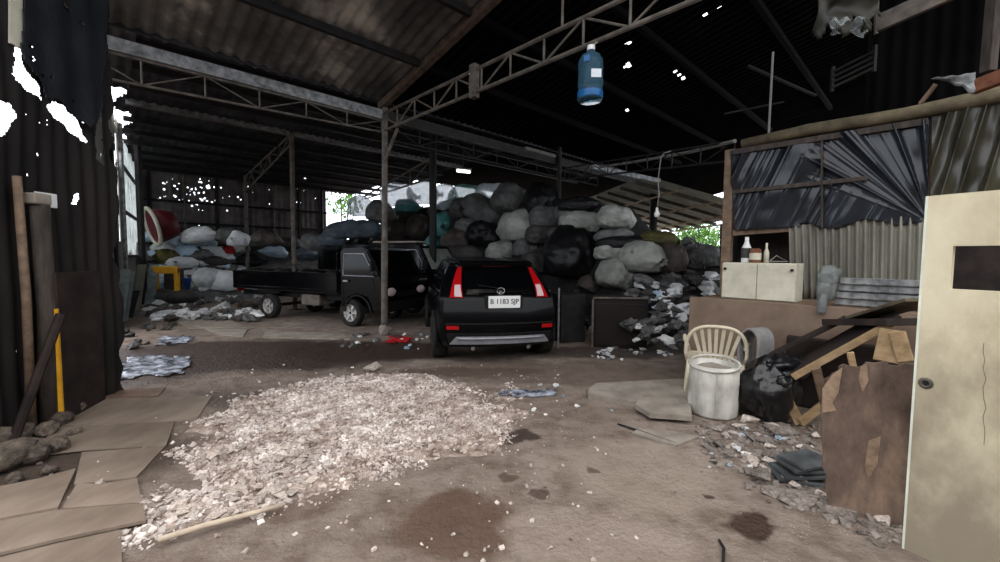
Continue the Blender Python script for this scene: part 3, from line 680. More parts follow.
# ---------------------------------------------------------------- pickups
def cabtruck(name, label, loc, heading, bed=True, wb=2.94, r=.31, zs=1.0, ws='glass'):
    rt = thing(name, label, 'truck' if bed else 'van', loc, heading)
    # local: x forward, origin under the rear wheel on the right side; y to the left 0..1.55
    Wd = 1.56; k = lambda P: [(x, z * zs) for x, z in P]
    back = 2.42 if bed else -.55
    cabp = k([(back, .42), (back, 1.66), (back + .08, 1.74), (3.05, 1.76), (3.2, 1.71), (3.58, 1.12), (3.66, .98), (3.69, .5), (3.62, .36), (3.3, .36), (3.29, .5), (3.2, .66), (2.94, .74), (2.68, .66), (2.59, .5), (2.58, .42)])
    M = Matrix(((1, 0, 0, 0), (0, 0, 1, Wd / 2), (0, 1, 0, 0), (0, 0, 0, 1)))
    b = bmesh.new(); n = len(cabp)
    va = [b.verts.new((x, .02 , z)) for x, z in cabp]; vb = [b.verts.new((x, Wd - .02 , z)) for x, z in cabp]
    b.faces.new(va); b.faces.new(vb[::-1])
    for i in range(n): b.faces.new((va[i], vb[i], vb[(i + 1) % n], va[(i + 1) % n]))
    bmesh.ops.recalc_face_normals(b, faces=b.faces); bmesh.ops.bevel(b, geom=[e for e in b.edges if abs(e.verts[0].co.y - e.verts[1].co.y) < .2], offset=.03, segments=2, affect='EDGES')
    mb = MB(); mb.bm(b); part(mb, 'cab' if bed else 'body', K['black'], rt, local=True)
    for sg, y in ((-1, 0), (1, Wd)):
        yy = lambda z: y - sg * .02 + sg * .008
        q = [(2.52, 1.14), (3.42, 1.14), (3.12, 1.62), (2.56, 1.62)] if bed else [(2.45, 1.14), (3.42, 1.14), (3.12, 1.62), (2.45, 1.62)]
        mb = MB(); vs = [V((x, yy(z * zs), z * zs)) for x, z in q]; mb.add(vs + [v + V((0, -sg * .02, 0)) for v in vs], [(0, 1, 2, 3), (4, 5, 6, 7), (0, 1, 5, 4), (1, 2, 6, 5), (2, 3, 7, 6), (3, 0, 4, 7)]); dw = part(mb, 'door_window', K['glass'], rt, local=True)
        mb = MB(); mb.tube(vs + [vs[0]], .014, 6); part(mb, 'window_seal', K['silver'] if sg < 0 else K['blackplastic'], dw, local=True)
        if not bed:
            for x0, x1 in ((-.3, .75), (.9, 2.3)):
                vs = [V((x, yy(z * zs), z * zs)) for x, z in ((x0, 1.14), (x1, 1.14), (x1, 1.6), (x0, 1.6))]; mb = MB(); mb.add(vs, [(0, 1, 2, 3)]); part(mb, 'side_window', K['glass'], rt, local=True, solid=.01)
        mb = MB(); mb.tube([V((2.5, y + sg * .012, .55)), V((2.5, y + sg * .012, 1.1)), V((3.35, y + sg * .012, 1.08)), V((3.4, y + sg * .012, .85))], .006, 5); part(mb, 'door_seam', K['blackplastic'], rt, local=True)
        mb = MB(); mb.box((2.62, y + sg * .02, 1.02 * zs), (.14, .03, .04), bev=.01); part(mb, 'door_handle', K['silver'], rt, local=True)
        mb = MB(); mb.tube([V((3.42, y, 1.15)), V((3.52, y + sg * .14, 1.2)), V((3.52, y + sg * .16, 1.36))], .014, 8); mb.box((3.52, y + sg * .17, 1.36), (.05, .14, .22), bev=.015); part(mb, 'wing_mirror', K['blackplastic'], rt, local=True)
        hy = y - sg * .24; mb = MB(); mb.blob((3.65, hy, .80 * zs), (.12, .36, .2), 4, 3, .04); part(mb, 'headlight', K['clearlens'], rt, 'clear headlight', smooth=True, local=True)
        for x in (0, wb): wheel(rt, V((x, y - sg * .11, r)), r, .18, sg, 'rimsteel', 6)
        mb = MB(); mb.tube([V((2.94 + .37 * math.cos(a), y - sg * .0, .34 + .37 * math.sin(a))) for a in [R(180 * q / 16) for q in range(17)]], .022, 6); part(mb, 'wheel_arch', K['blackplastic'], rt, local=True)
    wz = [(3.57, .1, 1.14), (3.57, Wd - .1, 1.14), (3.235, Wd - .16, 1.66), (3.235, .16, 1.66)]
    mb = MB(); vs = [V((x + .012, y, z * zs)) for x, y, z in wz]; mb.add(vs, [(0, 1, 2, 3)]); part(mb, 'windscreen', K[ws], rt, 'windscreen coloured as a pale reflection' if ws != 'glass' else None, local=True, solid=.012)
    mb = MB(); mb.box((3.68, Wd / 2, .5 * zs), (.14, Wd - .04, .2), bev=.03); part(mb, 'front_bumper', K['blackplastic'], rt, local=True)
    mb = MB(); mb.box((3.69, Wd / 2, .74 * zs), (.03, .7, .12), bev=.01); part(mb, 'grille', K['blackplastic'], rt, local=True)
    for y in (.12, Wd - .12):
        mb = MB(); mb.tube([V((0, y, r)), V((0, Wd / 2, r))], .04, 8); part(mb, 'axle', K['darksteel'], rt, local=True)
    if bed:
        x0, x1 = -1.28, 2.34
        mb = MB(); mb.box(((x0 + x1) / 2, Wd / 2, .75), (x1 - x0, Wd - .02, .06)); part(mb, 'bed_floor', K['darksteel'], rt, local=True)
        for y in (.02, Wd - .02):
            mb = MB(); mb.box(((x0 + x1) / 2, y, .95), (x1 - x0, .035, .44), bev=.012)
            bp = part(mb, 'side_board', K['black'], rt, local=True)
            mb = MB()
            for z in (1.16, .78): mb.box(((x0 + x1) / 2, y - (.018 if y < 1 else -.018), z), (x1 - x0 - .02, .03, .05), bev=.012)
            part(mb, 'side_rail', K['black'], bp, local=True)
            mb = MB(); mb.box((0, y + (.14 if y < 1 else -.14), .66), (.78, .24, .05), bev=.02); part(mb, 'mudguard', K['blackplastic'], rt, local=True)
        mb = MB(); mb.box((x0, Wd / 2, .95), (.035, Wd - .06, .44), bev=.012); part(mb, 'tailgate', K['black'], rt, local=True)
        for y in (.06, Wd - .06):
            mb = MB(); mb.tube([V((2.3, y, .78)), V((2.3, y, 1.62))], .022, 8); mb.tube([V((2.3, y, 1.62)), V((2.3, Wd / 2, 1.62))], .022, 8); part(mb, 'head_rack', K['black'], rt, local=True)
        for y in (.35, Wd - .35):
            mb = MB(); mb.box((.6, y, .6), (3.9, .07, .13)); part(mb, 'chassis_rail', K['darksteel'], rt, local=True)
        mb = MB(); mb.box((1.35, .3, .52), (.6, .35, .26), bev=.03); part(mb, 'fuel_tank', K['steel'], rt, local=True)
        mb = MB(); mb.box((x0 + .02, .2, .68), (.04, .2, .1), bev=.01); part(mb, 'tail_light', K['red'], rt, local=True)
    return rt
ra, fa = gnd(267, 318.5), gnd(349, 327)
hd = (fa - ra).normalized(); ha = math.atan2(hd.y, hd.x)
pk = cabtruck('pickup_truck', 'black flatbed pickup seen side-on, its nose behind the slim front post', (ra.x, ra.y, 0), ha, True, (fa - ra).length)
lf = V((-hd.y, hd.x, 0))
vp = ra + lf * 2.35 - hd * .35
vn = cabtruck('delivery_van', 'black van behind the pickup cab, with a windscreen coloured as a pale reflection', (vp.x, vp.y, 0), ha, False, 2.94, .31, 1.08, 'wind')
mb = MB(); q0 = at(366, 244.5, 11.6); q1 = at(412, 245, 11.2)
mb.bar(vp + hd * 1.6 + lf * .3 + ZZ * 1.965, vp + hd * 3.1 + lf * .3 + ZZ * 1.965, .5, .05, bev=.01); solo(mb, 'roof_board', K['concrete'], 'pale board lying on the roof of the black van', 'board')
# junk in the bed
rnd = random.Random(21)
for k in range(6):
    c = ra + hd * (-.9 + .45 * k) + lf * (.5 + .3 * (k % 2)) + ZZ * 1.0
    mb = MB(); mb.blob(c, (.5, .45, .42), k + 2, 3, .5); solo(mb, 'scrap_bundle', K[['sackdim', 'sackblack', 'heap'][k % 3]], 'dark scrap bundle piled in the bed of the pickup', 'bundle', 'bundles in the pickup bed', smooth=True)
mb = MB(); c = ra - hd * 1.1 + lf * .3
for q in (0, .3, .6): mb.bar(c + ZZ * (1.22 + .05 * q) + hd * q * .5, c + ZZ * (1.34) + hd * (q + 1.1) + lf * .2, .05, .03)
mb.bar(c + ZZ * 1.2, c + ZZ * 1.2 + lf * .3 + hd * .8, .05, .03)
solo(mb, 'scrap_rack', K['darksteel'], 'dark folded rack lying across the tail end of the pickup bed', 'rack')
# ---------------------------------------------------------------- rubble patch
RPX = [(140, 505), (150, 470), (172, 438), (212, 404), (300, 381), (372, 370), (440, 373), (492, 388), (538, 424), (532, 446), (500, 456), (450, 462), (420, 476), (345, 494), (290, 512), (230, 522), (175, 541), (128, 556), (124, 535)]
RP = [(gnd(*p).x, gnd(*p).y) for p in RPX]
def sdist(x, y, P):
    m = 9
    for i in range(len(P)):
        a, b = V(P[i - 1]), V(P[i]); d = b - a; k = max(0, min(1, (V((x, y)) - a).dot(d) / d.dot(d))); m = min(m, (V((x, y)) - a - d * k).length)
    return m
def rh(x, y):
    w = noise.noise(V((x * 2.2, y * 2.2, 5))) * .45
    if not inpoly(x + w, y + w, RP): return -.02
    e = min(1, sdist(x + w, y + w, RP) / .4)
    return e * (.035 + .03 * noise.noise(V((x * 3, y * 3, 1))) + .015 * noise.noise(V((x * 11, y * 11, 4)))) - .012
xs = [p[0] for p in RP]; ys = [p[1] for p in RP]; bx = (min(xs) - .3, max(xs) + .3, min(ys) - .3, max(ys) + .3)
mb = MB(); mb.grid(lambda u, v: V((bx[0] + (bx[1] - bx[0]) * u, bx[2] + (bx[3] - bx[2]) * v, rh(bx[0] + (bx[1] - bx[0]) * u, bx[2] + (bx[3] - bx[2]) * v))), 130, 130,
                   lambda u, v: rh(bx[0] + (bx[1] - bx[0]) * u, bx[2] + (bx[3] - bx[2]) * v) > -.015)
solo(mb, 'rubble_bed', K['mound'], 'low bed of pale crushed rubble in the middle of the dirt floor', 'rubble', kind='stuff', smooth=True)
rnd = random.Random(11)
def chip(mb, x, y, z, s, rnd, m=0):
    d = (s * rnd.uniform(.6, 1.5), s * rnd.uniform(.5, 1.1), s * rnd.uniform(.3, .7)); E = Euler((rnd.gauss(0, .35), rnd.gauss(0, .35), rnd.uniform(0, 6.3))).to_matrix()
    vs = [V((x, y, z + d[2] * .3)) + E @ V((sx * d[0] * rnd.uniform(.3, .6), sy * d[1] * rnd.uniform(.3, .6), sz * d[2] * rnd.uniform(.3, .6))) for sx in (-1, 1) for sy in (-1, 1) for sz in (-1, 1)]
    mb.add(vs, [(0, 1, 3, 2), (4, 6, 7, 5), (0, 4, 5, 1), (2, 3, 7, 6), (0, 2, 6, 4), (1, 5, 7, 3)], m)
mb = MB(); n = 0
while n < 21000:
    x = rnd.uniform(bx[0] - .2, bx[1] + .2); y = rnd.uniform(bx[2] - .2, bx[3]); h = rh(x, y)
    if h < -.01 and rnd.random() > .008: continue
    if h >= -.01:
        e = min(1, sdist(x, y, RP) / .7) if inpoly(x, y, RP) else 0
        if rnd.random() > .12 + .95 * e + .6 * noise.noise(V((x * 1.5, y * 1.5, 12))): n += .35; continue
    chip(mb, x, y, max(h, 0), .008 + (.034 if x < -1.2 else .024) * rnd.random() ** 2.2, rnd); n += 1
solo(mb, 'rubble_chips', K['rubble'], 'countless small white chips strewn over the rubble bed', 'rubble', kind='stuff')
mb = MB()
for i in range(2600):
    x = rnd.uniform(-4.5, 3.6); y = rnd.uniform(2.1, 9.5)
    if abs(x) > y * 1.15 or noise.noise(V((x * .9, y * .9, 7))) < -.05 and rnd.random() < .75: continue
    chip(mb, x, y, 0, .004 + .014 * rnd.random() ** 3, rnd)
solo(mb, 'grit', K['debris'], 'loose grit scattered thinly over the dirt floor', 'grit', kind='stuff')
def chunkmesh(seed, name, m):
    b = bmesh.new(); r = random.Random(seed)
    for _ in range(16): b.verts.new((r.gauss(0, .32), r.gauss(0, .26), r.gauss(0, .15)))
    h = bmesh.ops.convex_hull(b, input=b.verts); bmesh.ops.delete(b, geom=[x for x in h['geom_interior'] if isinstance(x, bmesh.types.BMVert)], context='VERTS')
    bmesh.ops.bevel(b, geom=list(b.edges), offset=.02, segments=1, affect='EDGES')
    zs = min(v.co.z for v in b.verts)
    for v in b.verts: v.co.z -= zs
    me = bpy.data.meshes.new(name); b.to_mesh(me); b.free(); me.materials.append(K[m]); return me
CH = [chunkmesh(30 + k, 'rubble_chunk', 'chunk') for k in range(8)]
def put(me, name, loc, s, rot, lab, cat, grp=None):
    o = bpy.data.objects.new(name, me); COL.objects.link(o); o.location = loc; o.scale = s if isinstance(s, (tuple, list)) else (s, s, s); o.rotation_euler = rot; return tag(o, lab, cat, grp)
n = 0
while n < 190:
    px = rnd.uniform(125, 540); py = 372 + 175 * rnd.random() ** .6; g = gnd(px, py)
    h = rh(g.x, g.y)
    if h < .0: continue
    s = rnd.uniform(.04, .075) * (1.3 if px < 330 else .8)
    put(CH[n % 8], 'rubble_chunk', (g.x, g.y, h - .006), (s, s, s * .8), (0, 0, rnd.uniform(0, 6)), 'pale broken chunk lying on the white rubble patch', 'rubble', 'broken chunks on the rubble patch'); n += 1
# stones along the left wall
def stonemesh(seed, m):
    mb = MB(); mb.blob((0, 0, .36), (1, .85, .72), seed, 2, .34, 1.3); return mb.mesh('stone', K[m], False)
ST2 = [stonemesh(60 + k, 'stone') for k in range(6)]
for k, (px, py, s, lab) in enumerate([(33, 463, .30, 'pinkish rounded stone at the lower left, beside the laid boards'), (8, 470, .42, 'dark broad stone in the left corner below the black wall'), (58, 452, .24, 'pale block lying on the corner of a laid board'),
        (5, 445, .30, None), (22, 440, .26, None), (46, 436, .24, None), (62, 425, .24, None), (48, 415, .26, None), (70, 415, .26, None), (60, 403, .26, None), (80, 405, .22, None), (18, 425, .24, None), (36, 424, .22, None), (75, 436, .14, None), (15, 484, .16, None), (50, 474, .12, None), (95, 402, .16, None)]):
    g = gnd(px, py); s *= .8; put(ST2[k % 6], 'stone', g, (s, s * .9, s * .9), (0, 0, k * 1.3), lab or 'dark stone in the row along the foot of the black left wall', 'stone', None if lab else 'stones at the foot of the left wall')
# pale stone in front of the rubble, stick
g = gnd(371, 372); put(CH[2], 'stone', g, .2, (0, 0, 1), 'single pale stone at the far edge of the rubble patch', 'stone')
a, b = gnd(158, 540, .05), gnd(282, 505, .045)
mb = MB(); mb.tube([a, a.lerp(b, .35) + V((0, .01, .004)), a.lerp(b, .7) + V((0, -.006, .003)), b], [.016, .017, .015, .012], 10); solo(mb, 'stick', K['stickm'], 'pale wooden stick lying across the front of the rubble', 'stick', smooth=True)

# ---------------------------------------------------------------- boards and slabs on the floor
def flat(px, z, th, m, name, lab, cat, group=None, tilt=0):
    P = [gnd(x, y, z) for x, y in px]; mb = MB(); c = sum((p for p in P), V()) / len(P)
    poly = [((p - c).x, (p - c).y) for p in P]
    if sum(poly[i - 1][0] * poly[i][1] - poly[i][0] * poly[i - 1][1] for i in range(len(poly))) < 0: poly.reverse()
    mb.prism(poly, th, Matrix.Translation((c.x, c.y, z - th / 2)) @ Matrix.Rotation(tilt, 4, 'X'))
    return solo(mb, name, K[m], lab, cat, group)
flat([(-60, 565), (121, 529), (123, 600), (-60, 640)], .02, .018, 'ply', 'floor_board', 'board at the bottom left corner, lowest of the laid boards', 'board')
flat([(-25, 525), (57, 510), (143, 503), (146, 520), (60, 538), (-15, 556)], .045, .018, 'ply', 'floor_board', 'long board laid over the corner board, dark gap along its lower edge', 'board')
flat([(-30, 492), (40, 478), (76, 468), (58, 507), (-30, 524)], .024, .018, 'ply', 'floor_board', 'dark board at the left edge, beside the stones', 'board')
flat([(77, 483), (100, 484), (137, 478), (142, 502), (62, 508)], .024, .018, 'ply', 'floor_board', 'board with a split upper edge next to the rubble patch', 'board')
flat([(82, 452), (165, 446), (150, 462), (136, 477), (74, 484)], .012, .011, 'ply', 'floor_board', 'square board with a jagged right end by the rubble', 'board')
flat([(50, 428), (175, 421), (166, 445), (84, 450), (40, 455)], .022, .008, 'ply', 'floor_board', 'board above the square one, a small hole near its end', 'board')
flat([(72, 399), (212, 396), (196, 420), (52, 426)], .012, .011, 'ply', 'floor_board', 'wide furthest board of the laid row, left of the rubble', 'board')
flat([(104, 390), (166, 387), (158, 396), (96, 398)], .010, .009, 'brownply', 'floor_board', 'narrow brown board lying just beyond the laid row', 'board')
for P, lab in [([(173, 319), (224, 317), (246, 327), (190, 328)], 'pale sheet lying on the floor left of the pickup wheel'), ([(204, 328), (248, 329), (243, 336), (222, 335)], 'smaller pale sheet in front of the one by the pickup wheel'),
               ([(266, 331), (342, 333), (350, 339), (262, 337)], 'long pale board on the ground below the pickup'), ([(225, 312), (255, 311), (262, 318), (232, 319)], 'pale scrap sheet under the pickup tail')]:
    flat(P, .02, .018, 'concrete', 'scrap_sheet', lab, 'sheet')
flat([(589, 388), (596, 383), (690, 378), (690, 405), (640, 402), (588, 394)], .06, .06, 'concrete', 'concrete_slab', 'grey broken slab left of the whitewashed drum', 'slab')
flat([(640, 397), (690, 398), (692, 416), (650, 413), (635, 404)], .09, .05, 'concrete', 'concrete_slab', 'slab against the foot of the whitewashed drum', 'slab')
flat([(632, 432), (640, 428), (700, 436), (676, 445), (655, 440)], .02, .018, 'concrete', 'scrap_sheet', 'thin grey board lying on the floor in front of the drum', 'sheet')
mb = MB(); mb.tube([gnd(618, 424, .012), gnd(640, 431, .014), gnd(677, 444, .012)], .01, 6); solo(mb, 'metal_rod', K['darksteel'], 'thin dark rod along the edge of the grey board', 'rod')
mb = MB(); mb.tube([gnd(719, 540, .01), gnd(724, 548, .012), gnd(723, 566, .01)], .008, 6); solo(mb, 'cable_scrap', K['darksteel'], 'short curved dark cable end on the floor near the stain', 'cable')
def film(px, name, lab, m='wetglint', amp=.03):
    P = [gnd(*p) for p in px]
    def fn(u, v):
        p = (P[0] * (1 - u) + P[1] * u) * (1 - v) + (P[3] * (1 - u) + P[2] * u) * v
        n = V((p.x, p.y)); p = p + V((.09 * noise.noise(V((p.x * 4, p.y * 4, 9))), .09 * noise.noise(V((p.x * 4, p.y * 4, 3))), 0))
        p.z = .012 + amp * abs(noise.noise(V((p.x * 5, p.y * 9, 2)))) + amp * .4 * abs(noise.noise(V((p.x * 14, p.y * 20, 6)))); return p
    mb = MB(); mb.grid(fn, 60, 40, lambda u, v: min(u, 1 - u, v, 1 - v) > .17 * (noise.noise(V((u * 7, v * 5, px[0][0]))) + .35)); return solo(mb, name, K[m], lab, 'plastic sheet', smooth=True, solid=.003)
film([(102, 384), (183, 376), (196, 358), (130, 354)], 'plastic_film', 'crumpled wet plastic film coloured with bluish reflection on the ground at the left')
film([(152, 347), (190, 344), (198, 336), (160, 337)], 'plastic_film', 'smaller wet shiny film behind the bluish crumpled one')
film([(495, 397), (560, 398), (556, 391), (500, 390)], 'plastic_film', 'thin flattened bluish film right of the rubble patch', amp=.012)
film([(384, 344), (411, 344), (412, 337), (388, 337)], 'plastic_scrap', 'red plastic scrap at the foot of the slim post', 'redcloth', .03)

# ---------------------------------------------------------------- sacks
def sackmesh(seed, name, neck=True):
    r = random.Random(seed); o = V((seed * 3.7, seed * 1.3, 0)); mb = MB(); nf = r.choice((7, 9, 11)); ph = r.uniform(0, 6)
    def fn(u, v):
        t = -1 + 2 * v; f = 2 * math.pi * u
        rad = max(0.001, (1 - abs(t) ** 2.9)) ** .5
        if neck and t > .4: k = (t - .4) / .6; rad = rad * (1 - k) + k * (.10 + .36 * (1 - k) ** 1.2)
        c, s = math.cos(f), math.sin(f); p = V((t, c * rad, s * rad))
        w = 1 + .16 * noise.noise(p * 1.4 + o) + .07 * noise.noise(p * 4 + o) + .03 * noise.noise(p * 10 + o)
        g = max(0, abs(t) - .35) / .65; w += .07 * g * math.cos(nf * f + ph + 3 * noise.noise(p + o))
        # sharper creases
        w -= .085 * max(0, 1 - abs(noise.noise(p * 2.2 + o * 2)) * 8) + .04 * max(0, 1 - abs(noise.noise(p * 5.5 + o * 3)) * 7)
        y, z = c * rad * w, s * rad * w
        if z < -.55: z = -.55 + (z + .55) * .3
        return V((t * (1 + .05 * noise.noise(p * 2 + o)), y, z)) * .5
    mb.grid(fn, 44, 34); me = mb.mesh(name, K['sackgrey'], True)
    nk = None
    if neck:
        m2 = MB(); m2.lathe([(.05, .47), (.035, .5), (.06, .53), (.10, .57), (.085, .575)], 22, Matrix.Rotation(R(90), 4, 'Y'), wob=lambda a, z: 1 + .3 * math.sin(a * 5 + ph) * (z - .45) * 6)
        nk = m2.mesh('tied_neck', K['sackgrey'], True)
    return me, nk
SM = [sackmesh(k, 'sack', k % 5 != 4) for k in range(10)]
SMM = {}
def sack_at(p, dim, m, lab, yaw=0, tilt=0, k=0, grp=None, name='sack', cat='sack', roll=0):
    key = (k % 10, m)
    if key not in SMM:
        a = SM[k % 10][0].copy(); a.materials[0] = K[m]; b = SM[k % 10][1]
        if b: b = b.copy(); b.materials[0] = K[m]
        SMM[key] = (a, b)
    a, b = SMM[key]; o = bpy.data.objects.new(name, a); COL.objects.link(o); o.location = p; o.scale = dim; o.rotation_euler = Euler((roll, tilt, yaw), 'XYZ')
    if b:
        c = bpy.data.objects.new('tied_neck', b); COL.objects.link(c); c.parent = o
    return tag(o, lab, cat, grp)
def pw(P, x):
    for (x0, y0), (x1, y1) in zip(P, P[1:]):
        if x <= x1: k = max(0, (x - x0) / (x1 - x0)); return y0 + (y1 - y0) * k
    return P[-1][1]
YF_ = [(-9, 18.2), (-7, 17.2), (-4.6, 16), (-3, 14.8), (-2.2, 13.6), (-1.6, 12.2), (0, 11.7), (1.2, 10.4), (2, 8.9), (2.6, 8.2), (3.4, 7.9), (4.4, 7.8), (6, 8)]
TP_ = [(-9, 1.8), (-7, 2.2), (-5.6, 2.5), (-4.9, 2.7), (-3.7, 3.55), (-1.5, 3.6), (0, 3.5), (1, 3.4), (2.2, 3.0), (3, 2.7), (3.7, 1.85), (5, 1.6), (7, 1.4)]
def hz(x, y):
    f = y - pw(YF_, x) + .25 * noise.noise(V((x * 1.2, y * 1.2, 0)))
    if f < 0: return -.05
    z = min(pw(TP_, x), f * 1.55); return z + .16 * noise.noise(V((x * 2.1, y * 2.1, 3))) * min(1, z)
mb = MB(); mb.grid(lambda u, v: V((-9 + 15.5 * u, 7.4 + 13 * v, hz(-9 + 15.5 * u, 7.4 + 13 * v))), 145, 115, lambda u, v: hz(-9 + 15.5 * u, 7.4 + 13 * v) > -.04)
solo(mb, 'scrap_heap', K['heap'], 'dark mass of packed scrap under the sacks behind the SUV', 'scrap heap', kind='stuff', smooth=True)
def hitheap(px, py, fz):
    d = ray(px, py); D = 6.0
    while D < 24:
        p = CAMP + d * (D / d.y)
        if p.z < fz(p.x, p.y): return p, D
        D += .05
    return None, 15.0
def hs(px, py, w, h, m, lab, yaw=0, tilt=0, k=0, grp=None, end=False, D=None, fz=hz, push=.1, name='sack', cat='sack', dep=None):
    p, D0 = hitheap(px, py, fz)
    if D is None: D = D0 - push
    p = at(px, py, D); s = D / F
    if end: dim = (dep or 1.25 * w * s, w * s, h * s); yaw = R(-90) + yaw
    else: dim = (w * s, dep or .85 * h * s + .15, h * s)
    return sack_at(p, dim, m, lab, yaw, tilt, k, grp, name, cat)
SK = [  # px, py, w, h, material, label, yaw, tilt, end-on
 (399, 197, 34, 26, 'sackclear', 'bright translucent sack on the top row, just left of the slim post', .2, 0, 0),
 (424, 195, 32, 24, 'sackclear', 'bright translucent sack on the top row between the slim post and the black post', -.2, 0, 0),
 (446, 199, 26, 28, 'sackclear', 'translucent sack on the top row just right of the thick black post', .3, 0, 0),
 (468, 198, 38, 24, 'sackmint', 'mint-tinted translucent sack on the top row right of the black post', 0, 0, 0),
 (492, 197, 34, 26, 'sackclear', 'translucent sack at the right end of the bright top row', .2, 0, 0),
 (408, 207, 24, 15, 'sackteal', 'small teal bundle wedged under the bright top sacks', 0, 0, 0),
 (362, 208, 26, 22, 'sackclear', 'hazy pale sack next to the bright back opening', .4, 0, 0),
 (381, 214, 28, 24, 'sackgrey', 'grey sack on the left shoulder of the heap, below the translucent ones', .2, .2, 0),
 (345, 231, 40, 20, 'sackblue', 'blue-grey sack at the far left of the heap, above the pickup cab', .1, -.3, 0),
 (330, 242, 30, 18, 'sackblue', 'lowest blue-grey sack left of the pickup cab roof', 0, -.2, 0),
 (366, 231, 38, 20, 'sackblue', 'blue-grey sack right above the pickup cab roof', .3, -.1, 0),
 (398, 233, 36, 26, 'sackbrown', 'brown-grey sack directly left of the thick black post', .1, .1, 0),
 (420, 229, 26, 28, 'sackbrown', 'brown-grey sack tucked against the left side of the black post', .5, .2, 0),
 (408, 217, 44, 18, 'sackdim', 'dim flat sack under the teal bundle', 0, 0, 0),
 (385, 243, 30, 14, 'sackdim', 'dim sack just above the roof of the black van', 0, 0, 0),
 (446, 228, 28, 28, 'sackteal', 'teal sack right of the thick black post', 0, 0, 1),
 (435, 246, 20, 22, 'sackteal', 'small teal sack low beside the foot of the black post', .2, 0, 1),
 (461, 211, 22, 24, 'sackdim', 'dark round-ended sack below the mint one', .1, 0, 1),
 (485, 214, 50, 30, 'sackgrey', 'long grey sack slanting down right, near the top of the heap', -.1, .45, 0),
 (474, 229, 36, 20, 'sackgrey', 'grey sack squeezed right of the teal one', 0, .1, 0),
 (459, 242, 34, 24, 'sackbrown', 'ribbed grey-brown sack above the left corner of the SUV', .2, -.1, 0),
 (462, 256, 52, 20, 'sackdim', 'flat dim sack resting just over the SUV roof', 0, 0, 0),
 (486, 238, 40, 30, 'sackblack', 'black sack in the middle of the heap above the SUV', .2, .4, 0),
 (512, 203, 40, 34, 'sackgrey', 'big grey sack on the crest right of the bright row', .5, .3, 0),
 (519, 229, 38, 36, 'sackwhite', 'round pale sack facing out above the SUV rear window', .35, 0, 1),
 (503, 252, 34, 22, 'sackwhite', 'pale sack directly above the red high brake light', .2, -.2, 0),
 (527, 250, 28, 22, 'sackgrey', 'grey sack right of the one above the brake light', .3, .1, 0),
 (541, 204, 32, 38, 'sackblack', 'tall black bundle on the crest left of the dark post', .3, 0, 0),
 (548, 219, 36, 24, 'sackgrey', 'grey sack against the left of the dark post', 0, 0, 0),
 (543, 236, 34, 24, 'sackdim', 'dim sack low against the left of the dark post', .2, 0, 0),
 (538, 264, 34, 26, 'sackdim', 'dim sack between the SUV and the dark post', .2, 0, 0),
 (586, 226, 52, 25, 'sackwhite', 'long pale sack lying across, right of the dark post', -.1, .12, 0),
 (571, 213, 30, 22, 'sackgrey', 'grey sack on top, right of the dark post', .2, 0, 0),
 (617, 220, 40, 26, 'sackwhite', 'pale sack at the right end of the upper pale row', .15, .1, 0),
 (571, 236, 44, 15, 'sackgrey', 'flat grey sack under the long pale one', 0, .1, 0),
 (615, 236, 40, 14, 'sackgrey', 'flat grey sack under the right end of the pale row', 0, -.1, 0),
 (582, 206, 46, 16, 'sackblack', 'flat black bundle on the crest below the bright gap', 0, 0, 0),
 (576, 258, 62, 58, 'sackblack', 'huge black sack right of the dark post', .2, .1, 0),
 (628, 243, 62, 14, 'sackblack', 'flat black bundle under the olive one', 0, -.05, 0),
 (659, 241, 38, 18, 'sackolive', 'olive-brown bundle left of the hanging bulb, near the far opening', 0, .1, 0),
 (612, 253, 34, 20, 'sackwhite', 'pale sack left of the fat round one', .1, 0, 0),
 (642, 260, 42, 34, 'sackwhite', 'fat round pale sack at the right of the heap', .3, .05, 1),
 (616, 277, 36, 34, 'sackwhite', 'torn pale sack below the fat round one', .5, .3, 0),
 (671, 262, 24, 34, 'sackbrown', 'brown-grey sack at the right end of the heap', .3, .2, 0),
 (652, 287, 44, 14, 'sackgrey', 'limp grey roll slanting down over the dark steel box', .2, .5, 0),
 (589, 286, 22, 18, 'sackbrown', 'small brown sack just above the dark steel box', .3, .5, 0),
 (690, 262, 26, 22, 'sackdim', 'dim bundle beyond the brown-grey sack near the hut post', .2, 0, 0),
 (708, 258, 26, 24, 'sackgrey', 'grey bundle next to the hut corner post', .2, 0, 0),
]
for i, (px, py, w, h, m, lab, yaw, tilt, end) in enumerate(SK):
    hs(px, py, w * 1.08, h * 1.08, m, lab, yaw, tilt, i, None, bool(end))
# scrap tangle on the right shoulder of the heap
rnd = random.Random(17)
def crumple(seed, name, m, sub=3, amp=.7):
    mb = MB(); mb.blob((0, 0, 0), (1, 1, .7), seed, sub, amp, 1.6); return mb.mesh(name, K[m], False)
CR = {m: [crumple(s + 3, 'plastic_scrap', m, 2, .9) for s in range(3)] for m in ('white', 'sackgrey', 'teal', 'bagblue', 'sackdim', 'bagwhite', 'redcloth', 'wetglint', 'sackbrown')}
def litter(n, fpx, ms, lab, grp, smin, smax, fz=None, name='plastic_scrap', cat='scrap'):
    for i in range(n):
        px, py = fpx(); m = rnd.choice(ms)
        p = gnd(px, py) if fz is None else hitheap(px, py, fz)[0]
        if p is None: continue
        s = rnd.uniform(smin, smax)
        put(rnd.choice(CR[m]), name, p + ZZ * s * .25, (s * rnd.uniform(.7, 1.5), s, s * .8), (rnd.uniform(-.4, .4), rnd.uniform(-.4, .4), rnd.uniform(0, 6)), lab, cat, grp)
